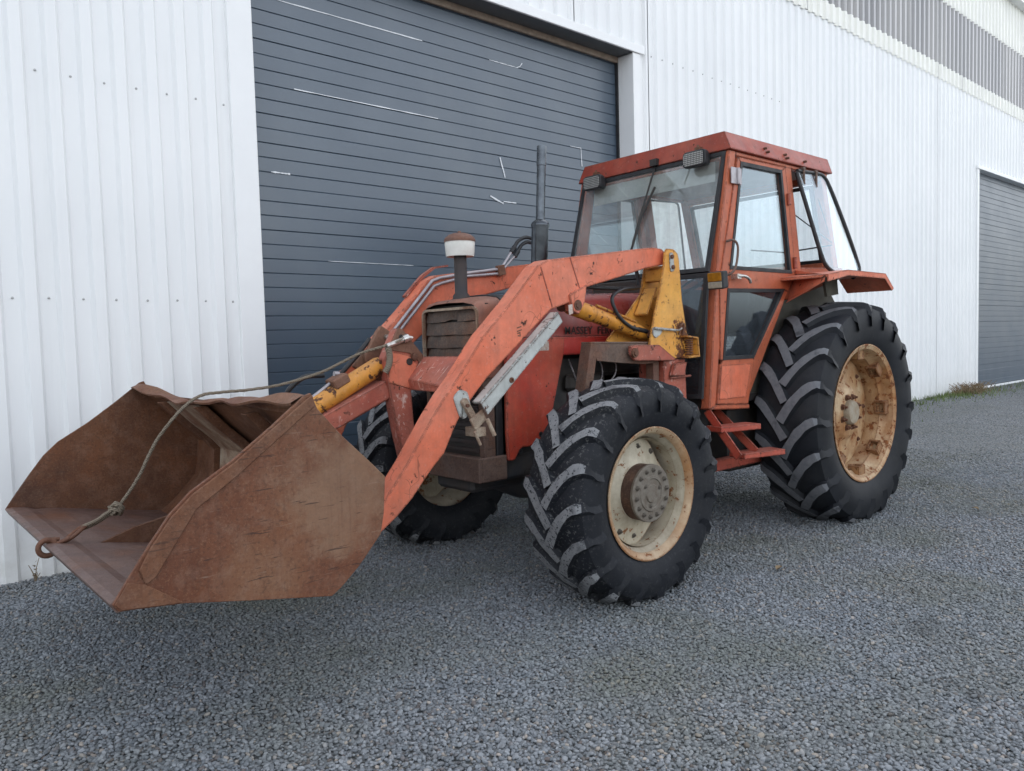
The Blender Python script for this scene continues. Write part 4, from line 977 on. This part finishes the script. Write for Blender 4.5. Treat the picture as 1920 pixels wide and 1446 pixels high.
        b = MB(); b.prism([(3.93,1.366),(4.045,1.352),(4.06,1.228),(3.94,1.224),(3.94,1.236),(4.046,1.240),(4.034,1.342),(3.93,1.354)], y0-s*.10, y0-s*.041); b.build('spring_bracket', 'yellow', tw, .002)
        b = MB()
        for dx in (0,.035): b.tube([(3.92+dx,y0-s*.045,1.37),(3.925+dx,y0-s*.055,1.43),(3.955+dx*.2,y0-s*.05,1.44)], .006, 6)
        b.build('latch_clip', 'bolt', tw)
        # mounting bracket on the chassis
        b = MB(); b.prism([(3.438,1.31),(3.482,1.318),(3.706,1.313),(3.862,1.224),(3.85,1.212),(3.479,1.225),(3.44,1.262)], y0-s*.062, y0-s*.041); mt = b.build('tower_foot', 'loader_dark', T, .004)
        b = MB(); b.lathe([(0,0),(-.001*s,.028),(-.012*s,.028),(-.012*s,.018),(-.02*s,.016),(-.02*s,0)], (3.468,y0-s*.062,1.272), n=16); b.build('foot_pin', 'bolt', mt)
        b = MB()
        b.prism([(3.15,1.330),(3.74,1.318),(3.74,1.205),(3.62,1.20),(3.40,1.215),(3.20,1.235)], y0-s*.02, y0-s*.003)
        b.prism([(3.15,1.330),(3.155,1.343),(3.74,1.331),(3.74,1.319)], y0-s*.02, y0+s*.06)
        b.prism([(3.15,1.33),(3.20,1.33),(3.19,1.235),(3.125,.95),(3.065,.95)], y0-s*.022, y0+s*.0)
        b.prism([(3.148,1.33),(3.162,1.33),(3.075,.95),(3.062,.95)], y0-s*.024, y0+s*.055)
        b.prism([(3.72,1.21),(3.775,1.21),(3.775,.80),(3.72,.80)], y0+s*.0, y0+s*.06)
        br = b.build('mounting_bracket', 'bracket', T, .003)
        b = MB(); b.prism([(3.785,1.222),(4.0,1.218),(4.012,1.0),(4.03,.72),(3.80,.72)], y0-s*.028, y1+s*.06); b.prism([(3.86,1.19),(3.98,1.20),(3.95,1.115),(3.83,1.118)], y0-s*.06, y0-s*.028); b.tube([(3.82,y0-s*.05,1.108),(4.02,y0-s*.055,1.112)], .008, 6); b.build('mounting_post', 'loader_dark', br, .004)
        # supports down to the chassis
        b = MB(); b.box((3.70,min(y1,YC-s*.28),.78),(3.95,max(y1,YC-s*.28),.98)); b.build('chassis_mount', 'dark', br, .01)
        # hydraulic hose at the ram
        b = MB(); b.tube(spline([(3.20,ya+s*.05,1.66),(3.45,ya+s*.06,1.655),(3.66,ya+s*.02,1.66),(3.72,ya+s*.05,1.70),(3.74,ya+s*.1,1.85)],6), .012, 8); b.tube(spline([(3.69,ya+s*.02,1.665),(3.50,ya-s*.01,1.645),(3.385,ya-s*.03,1.59),(3.42,ya-s*.045,1.49),(3.52,ya-s*.05,1.425),(3.62,ya-s*.045,1.405)],6), .011, 8); b.tube([(3.60,ya-s*.045,1.408),(3.68,ya-s*.04,1.395)], .014, 8); b.build('ram_hose', 'hose', T, smooth=60)
    # ---- safety prop on the near arm: an angle of grey steel
    y0 = 2.965
    b = MB(); b.prism([(2.862,1.500),(2.892,1.453),(2.365,1.005),(2.322,1.058)], y0-.064, y0-.058); b.prism([(2.857,1.508),(2.863,1.500),(2.323,1.058),(2.312,1.068)], y0-.064, y0-.004); pr = b.build('safety_prop', 'prop_grey', T, .002)
    b = MB(); b.lathe([(0,.014),(-.006,.014),(-.006,.007),(-.001,.006),(-.001,0)], (2.52,y0-.064,1.165), n=16); b.build('prop_bolt', 'bolt', pr)
    b = MB(); b.prism(rounded([(2.20,1.10),(2.24,1.135),(2.29,1.12),(2.31,1.03),(2.265,.985),(2.235,1.0)], .02), y0-.004, y0-.0005); b.build('bare_patch', 'prop_grey', T)
    b = MB(); b.prism(rounded([(2.235,1.075),(2.262,1.095),(2.345,.965),(2.318,.945)], .01), y0-.03, y0-.005); b.box((2.30,y0-.05,.90),(2.36,y0+.04,.945)); b.prism([(2.27,.985),(2.345,1.03),(2.37,.98),(2.30,.93)], y0-.045, y0-.031); b.tube([(2.36,y0-.06,.985),(2.385,y0-.085,.90)], .011, 8); b.tube([(2.28,y0-.06,.93),(2.315,y0-.06,.86)], .008, 8); kb = b.build('prop_bracket', 'mud', T, .002)
    b = MB(); b.lathe([(0,.009),(-.012,.009),(-.012,0)], (2.262,y0-.03,1.055), n=8); b.build('prop_bracket_bolt', 'bolt', kb)
    b = MB(); b.prism([(2.985,1.545),(3.015,1.55),(3.02,1.50),(2.99,1.492)], y0-.0165, y0-.0125); b.build('sticker', 'sticker', T)
    # ---- cross box between the arms
    y1 = 3.076; y2 = mirror(y1)
    b = MB()
    prof = lambda y, f: [(2.372,y,1.292),(2.264-f,y,1.170-f*.5),(2.278-f*1.3,y,1.112),(2.40,y,1.20)]
    b.loft([prof(y1,.045), prof(3.42,0), prof(3.64,0), prof(y2,.045)]); b.build('cross_box', 'loader_dark', T, .004)
    # ---- bell crank: boxed lever and rusty twin plate
    lever = [(2.13,1.285),(2.160,1.345),(2.205,1.43),(2.217,1.445),(2.239,1.433),(2.365,1.293),(2.335,1.25),(2.285,1.15),(2.293,1.0),(2.303,.838),(2.262,.770),(2.225,.752),(2.20,.86),(2.154,1.098)]
    b = MB(); b.prism(lever, 3.445, 3.515); lv = b.build('bell_crank', 'loader_dark', T, .005)
    b = MB(); b.prism([(2.150,1.33),(2.205,1.431),(2.217,1.447),(2.240,1.435),(2.367,1.295),(2.345,1.255),(2.28,1.31)], 3.438, 3.4445); b.build('crank_plate', 'rust_plate', lv, .002)
    b = MB(); b.prism([(2.145,1.16),(2.155,1.325),(2.275,1.30),(2.33,1.25),(2.282,1.15),(2.276,1.12)], 3.441, 3.4446); b.build('crank_face', 'loader_red', lv, .002)
    for x, z, r in ((2.275,1.265,.014),(2.228,1.395,.011)):
        b = MB(); b.lathe([(0,r*1.35),(-.004,r*1.3),(-.004,r),(-.001,r*.95),(-.001,0)], (x,3.4375,z), n=20); b.build('pin_hole', 'dark', lv)
    b = MB(); b.lathe([(0,.022),(-.012,.02),(-.014,.01),(-.014,0)], (2.305,3.4375,1.288), n=7); b.build('seized_pin', 'bolt', lv)
    b = MB(); b.prism([(2.12,1.30),(2.20,1.43),(2.23,1.463),(2.30,1.42),(2.33,1.30),(2.28,1.16),(2.16,1.15)], 3.63, 3.66); b.prism([(2.06,1.245),(2.16,1.34),(2.22,1.37),(2.23,1.32),(2.12,1.22)], 3.66, 3.69); tp = b.build('crank_twin_plate', 'rust_plate', T, .006)
    b = MB(); b.lathe([(0,.014),(-.02,.013),(-.02,0)], (2.255,3.63,1.40), n=8); b.build('twin_plate_bolt', 'chrome', tp)
    # ---- tilt ram and the red link beam below it
    p, q = Vector((2.14,3.53,1.246)), Vector((1.47,3.53,.911)); d = (q-p).normalized(); Lr = (q-p).length
    b = MB(); b.lathe([(-.02,0),(-.02,.042),(.0,.05),(Lr-.04,.05),(Lr,.04),(Lr,0)], p, d, 28); tr = b.build('tilt_ram', 'yellow_worn', T, smooth=40)
    n_ = Vector((-d.z,0,d.x)); n_ = n_ if n_.z > 0 else -n_
    g = p + d*.245 + n_*.05
    b = MB(); b.bar(g-d*.045+Vector((0,-.02,0)), g+d*.045+Vector((0,-.02,0)), .06, .05); b.bar(g-d*.03+Vector((0,.04,0)), g+d*.03+Vector((0,.04,0)), .07, .035); b.build('ram_valve_block', 'rust_plate', tr, .006)
    b = MB(); b.tube([g+d*.04+n_*.01, g+d*.13+n_*.0, g+d*.30-n_*.01], .009, 8); b.tube([g-d*.04+Vector((0,.05,.015)), g-d*.01+Vector((0,.05,.03))], .014, 8); b.build('ram_feed_pipe', 'pipe', tr, smooth=50)
    b = MB(); b.tube(spline([g+Vector((-.03,.08,.03)), g+Vector((-.13,.12,.02)), g+Vector((-.2,.16,-.06)), g+Vector((-.1,.16,-.10)), g+Vector((0,.1,-.03)), g+Vector((.15,.12,.09)), g+Vector((.28,.14,.21))],6), .013, 8); b.build('tilt_hose', 'hose', T, smooth=60)
    b = MB(); b.bar((2.16,3.52,1.128), (1.49,3.52,.845), .12, .10); b.build('tilt_link', 'loader_dark', T, .008)
    b = MB(); b.bar((2.16,3.70,1.285), (1.95,3.70,1.155), .05, .05); b.build('twin_link', 'loader_red', tp, .006)
    # ---- pipes on the inner side of the far arm
    yb = mirror(2.965)-.11-.018
    for dz, dx in ((0,0),(-.032,.012)):
        b = MB(); b.tube([(2.25+dx,yb,1.175+dz),(2.589+dx,yb,1.525+dz),(2.80+dx,yb,1.745+dz),(2.86+dx,yb,1.765+dz),(3.075,yb,1.802+dz*.6),(3.335+dx*.5,yb,1.838+dz*.9)], .0105, 10); b.build('arm_pipe', 'pipe', T, smooth=50)
        b = MB(); b.tube([(3.37+dx,yb,1.85+dz*.3),(3.462+dx*2.5,yb-.005,1.965+dz*.8)], .009, 8); b.build('arm_pipe', 'pipe', T, smooth=50)
        b = MB(); b.tube(spline([(3.475+dx*2.5,yb-.005,1.98+dz*.8),(3.52+dx*2.5,yb-.005,2.035+dz*.8),(3.60+dx,yb-.01,2.065+dz),(3.70,yb-.02,2.03+dz),(3.755,yb-.02,1.95+dz),(3.78,yb-.02,1.85)],6), .0125, 8); b.tube([(3.455+dx*2.5,yb-.005,1.955+dz*.8),(3.487+dx*2.5,yb-.005,1.995+dz*.8)], .017, 6); b.build('arm_hose', 'hose', T, smooth=60)
    b = MB(); b.prism([(3.325,1.86),(3.38,1.87),(3.395,1.805),(3.335,1.79)], yb-.02, yb+.017); b.build('pipe_clamp', 'rust_plate', T, .004)
    # ---- bucket
    prof = [(1.250,1.195),(1.274,1.137),(1.37,1.028),(1.489,.912),(1.542,.857),(1.531,.72),(1.514,.641),(1.418,.539),(1.345,.478),(1.301,.451),(1.011,.506),(.784,.552),(.593,.574),(.577,.597),(.622,.664),(.687,.756),(.754,.844),(.822,.907),(.963,.992),(1.10,1.090),(1.227,1.188)]
    B = part_empty('bucket', T, (1.0,YC,.45))
    for y, s in ((2.53,1),(4.51,-1)):
        b = MB(); b.prism(prof, y-.007, y+.007); sd = b.build('side_plate', 'rust' if s > 0 else 'rust_in', B, .002)
        ye = y-s*.0075
        b = MB(); b.prism([(1.252,1.19),(1.262,1.150),(.972,.938),(.834,.848),(.700,.655),(.672,.640),(.655,.69),(.69,.75),(.757,.838),(.825,.90),(.966,.985),(1.10,1.083)], ye-s*.009, ye); b.build('edge_strip', 'rust_edge', B, .003)
        b = MB(); b.prism([(.582,.597),(.622,.658),(.672,.640),(.785,.556),(.60,.577)], ye-s*.006, ye); b.build('corner_patch', 'rust_edge', B, .002)
    shell = [(.590,.578),(.80,.556),(1.011,.513),(1.300,.459),(1.345,.486),(1.412,.546),(1.506,.646),(1.523,.722),(1.533,.852),(1.482,.905),(1.365,1.018),(1.27,1.125)]
    ins = inset(shell+[(.6,1.0)], .012)[:len(shell)]
    def strip(k0, k1, name, mat):
        b = MB(); po = [shell[i] for i in range(k0,k1+1)]+[ins[i] for i in range(k1,k0-1,-1)]
        b.prism(po, 2.5372, 4.5028); return b.build(name, mat, B)
    strip(0, 3, 'floor_plate', 'rust_floor'); strip(3, 11, 'back_plate', 'rust_in')
    b = MB(); b.prism([(.572,.600),(.60,.603),(.665,.593),(.72,.571),(.66,.566),(.59,.566)], 2.5372, 4.5028); b.build('cutting_edge', 'rust_floor', B, .003)
    # battered top lip, sagging in the middle
    b = MB(); m = 40; rows = []
    lip = [(1.275,1.120),(1.262,1.150),(1.245,1.188),(1.222,1.194),(1.178,1.166)]
    for x, z in lip:
        r_ = []
        for i in range(m+1):
            t = i/m; y = 2.5372+(4.5028-2.5372)*t
            sag = .085*math.exp(-((t-.64)/.22)**2) + .03*math.exp(-((t-.3)/.18)**2); k = (z-1.12)/.075
            r_.append((x + .012*math.sin(t*19) + .03*sag/.085*min(1,k), y, z - sag*max(0,min(1,k)) + .006*math.sin(t*31+x*40)))
        rows.append(r_)
    n = m+1; vs = [p for r_ in rows for p in r_]; vs += [(p[0]+.004,p[1],p[2]-.009) for p in vs]; q = n*len(rows); fs = []
    for r_ in range(len(rows)-1):
        for i in range(m): a = r_*n+i; fs += [(a,a+1,a+n+1,a+n),(q+a,q+a+n,q+a+n+1,q+a+1)]
    for i in range(m): a = (len(rows)-1)*n+i; fs.append((a,a+1,q+a+1,q+a))
    b.add(vs, fs); b.build('top_lip', 'rust', B, smooth=45)
    # stiffeners on the back, central fin on the floor
    inner_back = [(1.245,1.105),(1.35,.995),(1.46,.893),(1.50,.845),(1.49,.725),(1.475,.655),(1.39,.565),(1.31,.495)]
    for y, wdt in ((4.07,.05),(3.56,.035),(3.0,.05)):
        b = MB(); po = inner_back+[(x-.055,z-.005) for x,z in inner_back[::-1]]; b.prism(po, y-wdt/2, y+wdt/2); b.build('back_stiffener', 'rust_in', B, .004)
    b = MB(); po = [(x-.012,z) for x,z in inner_back]+[(x-.022,z-.002) for x,z in inner_back[::-1]]; b.prism(po, 3.585, 4.04); b.build('caked_mud', 'mud', B)
    b = MB(); b.prism([(.748,.562),(.90,.612),(1.05,.640),(1.30,.70),(1.40,.60),(1.30,.472),(1.0,.52)], 3.512, 3.530); b.build('floor_fin', 'rust_in', B, .002)
    for s in (1,-1):                                      # brackets on the outside of the back
        yy = YC-s*.50; b = MB(); b.prism([(1.52,.60),(1.545,.86),(1.66,.66),(1.68,.48),(1.60,.44),(1.44,.545)], yy-.008, yy+.008); b.build('hinge_bracket', 'loader_dark', B, .002)
    b = MB(); b.prism([(1.40,1.005),(1.50,.912),(1.56,.92),(1.50,1.0)], 3.44, 3.46); b.prism([(1.40,1.005),(1.50,.912),(1.56,.92),(1.50,1.0)], 3.60, 3.62); b.build('tilt_bracket', 'rust_plate', B, .003)
    b = MB(); b.bar((1.66,2.90,1.03),(1.78,2.90,1.09), .03, .03); b.build('peg', 'loader_dark', B, .003) if False else None
    # ring on the cutting edge
    b = MB(); b.tube([(.583+.032*math.cos(t),3.525,.585+.032*math.sin(t)) for t in [2*PI*k/20 for k in range(21)]], .011, 8, cap=False); b.build('lip_ring', 'bolt', B, smooth=60)
    return T
LD = loader()

# ------------------------------------------------------------------ rope from the bell crank over the lip to the ring
def rope():
    P = [(2.245,3.425,1.392),(2.20,3.418,1.375),(2.13,3.44,1.352),(2.02,3.50,1.318),(1.919,3.52,1.274),(1.798,3.52,1.228),(1.60,3.52,1.182),(1.442,3.52,1.166),(1.30,3.52,1.162),(1.209,3.52,1.152),(1.125,3.52,1.098),(1.03,3.52,.992),(.983,3.52,.916),(.939,3.52,.831),(.889,3.52,.758),(.84,3.52,.699)]
    T = thing('tow_rope', 'frayed brown rope strung from the loader linkage to the bucket lip', 'rope', (.84,3.52,.699))
    pts = spline(P, 10)
    b = MB()
    for ph in (0, 2*PI/3, 4*PI/3):                        # three laid strands
        q = []
        for i, p in enumerate(pts):
            t = (pts[min(i+1,len(pts)-1)]-pts[max(i-1,0)]).normalized(); u = t.cross(Vector((0,0,1))).normalized(); v = t.cross(u)
            a = ph + i*.75; q.append(p + (u*math.cos(a)+v*math.sin(a))*.0032)
        b.tube(q, .0046, 6)
    b.build('strand', 'rope', T, smooth=60)
    b = MB(); b.tube(spline([(.84,3.52,.699),(.80,3.51,.690),(.76,3.505,.668),(.715,3.51,.652),(.72,3.53,.640),(.77,3.535,.655),(.82,3.53,.685),(.845,3.525,.70)],6), .008, 7); b.build('loop', 'rope', T, smooth=60)
    b = MB()
    for k in range(26):
        a = Vector((random.gauss(0,1),random.gauss(0,1),random.gauss(0,1))).normalized(); c = Vector((.84,3.52,.70)); p = c+a*.026
        u = a.cross(Vector((.3,.5,.8))).normalized(); b.tube([p-u*.016+a*-.008, p+a*.003, p+u*.016-a*.008], .0065, 6)
    b.build('knot', 'rope', T, smooth=60)
    b = MB(); b.tube(spline([(.722,3.51,.652),(.700,3.50,.640),(.672,3.497,.620),(.650,3.51,.606),(.635,3.525,.600),(.650,3.54,.602),(.675,3.55,.617),(.700,3.545,.636),(.722,3.53,.650)],5), .0085, 8); b.tube(spline([(.66,3.50,.615),(.625,3.515,.60),(.605,3.525,.592),(.59,3.53,.60),(.60,3.54,.612),(.63,3.54,.610)],5), .009, 8); b.build('chain_link', 'bolt', T, smooth=60)
    # the turnbuckle hook at the upper end
    b = MB(); b.tube([(2.135,3.432,1.350),(2.235,3.425,1.383)], .014, 10); b.tube([(2.232,3.425,1.382),(2.262,3.422,1.392)], .022, 8); b.tube([(2.262,3.422,1.392),(2.285,3.42,1.388)], .012, 8); b.build('hook', 'chrome', T, smooth=50)
    b = MB(); b.tube(spline([(2.14,3.43,1.345),(2.15,3.43,1.30),(2.142,3.43,1.25),(2.125,3.44,1.215)],5), .017, 8); b.build('tail', 'rope', T, smooth=60)
    return T
rope()

# ------------------------------------------------------------------ weeds along the foot of the wall
def weeds():
    b = MB()
    for k in range(5200):
        x = random.uniform(8.6,20.5); dens = .25+.75*max(0, math.sin(x*.9+.5))
        if random.random() > dens: continue
        y = YW+.0-abs(random.gauss(0,.36)) if x < 16.3 else YW-.1-abs(random.gauss(0,.55))
        h = random.uniform(.03,.10)*(1.2-.5*min(1,(YW-y)/.6)); a = random.uniform(0,6.28); l = random.uniform(.2,.7)*h; wv = .006
        z = ground_z(x)-.005; c, s_ = math.cos(a), math.sin(a)
        b.add([(x-s_*wv,y+c*wv,z),(x+s_*wv,y-c*wv,z),(x+c*l,y+s_*l,z+h)], [(0,1,2)])
    o = b.build('grass', 'grass'); tag(o, 'thin green grass growing along the foot of the warehouse wall', 'grass', kind='stuff')
    b = MB()
    for k in range(260):
        x = random.gauss(15.6,.38); y = YW-.08-abs(random.gauss(0,.16)); z = ground_z(x); a = random.uniform(0,6.28); h = random.uniform(.05,.2)
        b.tube([(x,y,z),(x+.3*h*math.cos(a),y+.3*h*math.sin(a),z+h*.6),(x+.8*h*math.cos(a),y+.8*h*math.sin(a),z+h)], .004, 4)
    o = b.build('dry_weeds', 'dry'); tag(o, 'brown dry weeds heaped beside the far door frame', 'weeds', kind='stuff')
    T = thing('wall_weed', 'single thin weed stalk at the foot of the wall behind the bucket', 'weed', (.80,5.27,0))
    for k in range(5):
        b = MB(); a = random.uniform(0,6.28); h = random.uniform(.05,.13) if k else .15; p = [(.80,5.27,0),(.80+.01*math.cos(a),5.27+.01*math.sin(a),h*.6),(.80+.03*math.cos(a),5.27+.02*math.sin(a),h)]
        b.tube(p, .0022, 5)
        for j in range(4):
            z = h*(.4+.15*j); b.add([(.80,5.265,z),(.80+.02*math.cos(a+j*1.7),5.265-.012,z+.014),(.80+.006,5.262,z+.008)], [(0,1,2)])
        b.build('stalk', 'dry', T)
weeds()
def leaves():
    for (x, y), l, a, lab in (((3.99,2.30),.075,.2,'curled brown dead leaf on the gravel right of the front wheel'), ((6.32,2.04),.06,1.1,'small brown dead leaf on the gravel beyond the rear wheel')):
        b = MB(); m = 7; c, s_ = math.cos(a), math.sin(a); vs = []
        for i in range(m):
            t = i/(m-1); w_ = .018*math.sin(PI*min(1,t*.96+.04))
            for k in (-1,0,1):
                u, v = (t-.5)*l, k*w_; vs.append((x+u*c-v*s_, y+u*s_+v*c, .016+ground_z(x)+(.006 if k else 0)+.008*math.sin(t*3)))
        vs += [(p[0],p[1],p[2]-.0012) for p in vs]; q = m*3; fs = []
        for i in range(m-1):
            for k in range(2): e = i*3+k; fs += [(e,e+1,e+4,e+3),(q+e,q+e+3,q+e+4,q+e+1)]
        b.add(vs, fs); o = b.build('dead_leaf', 'dry', org=(x,y,ground_z(x))); tag(o, lab, 'leaf', 'dead leaves on the gravel')
leaves()
for o in bpy.data.objects:
    if '_o' in o: del o['_o']
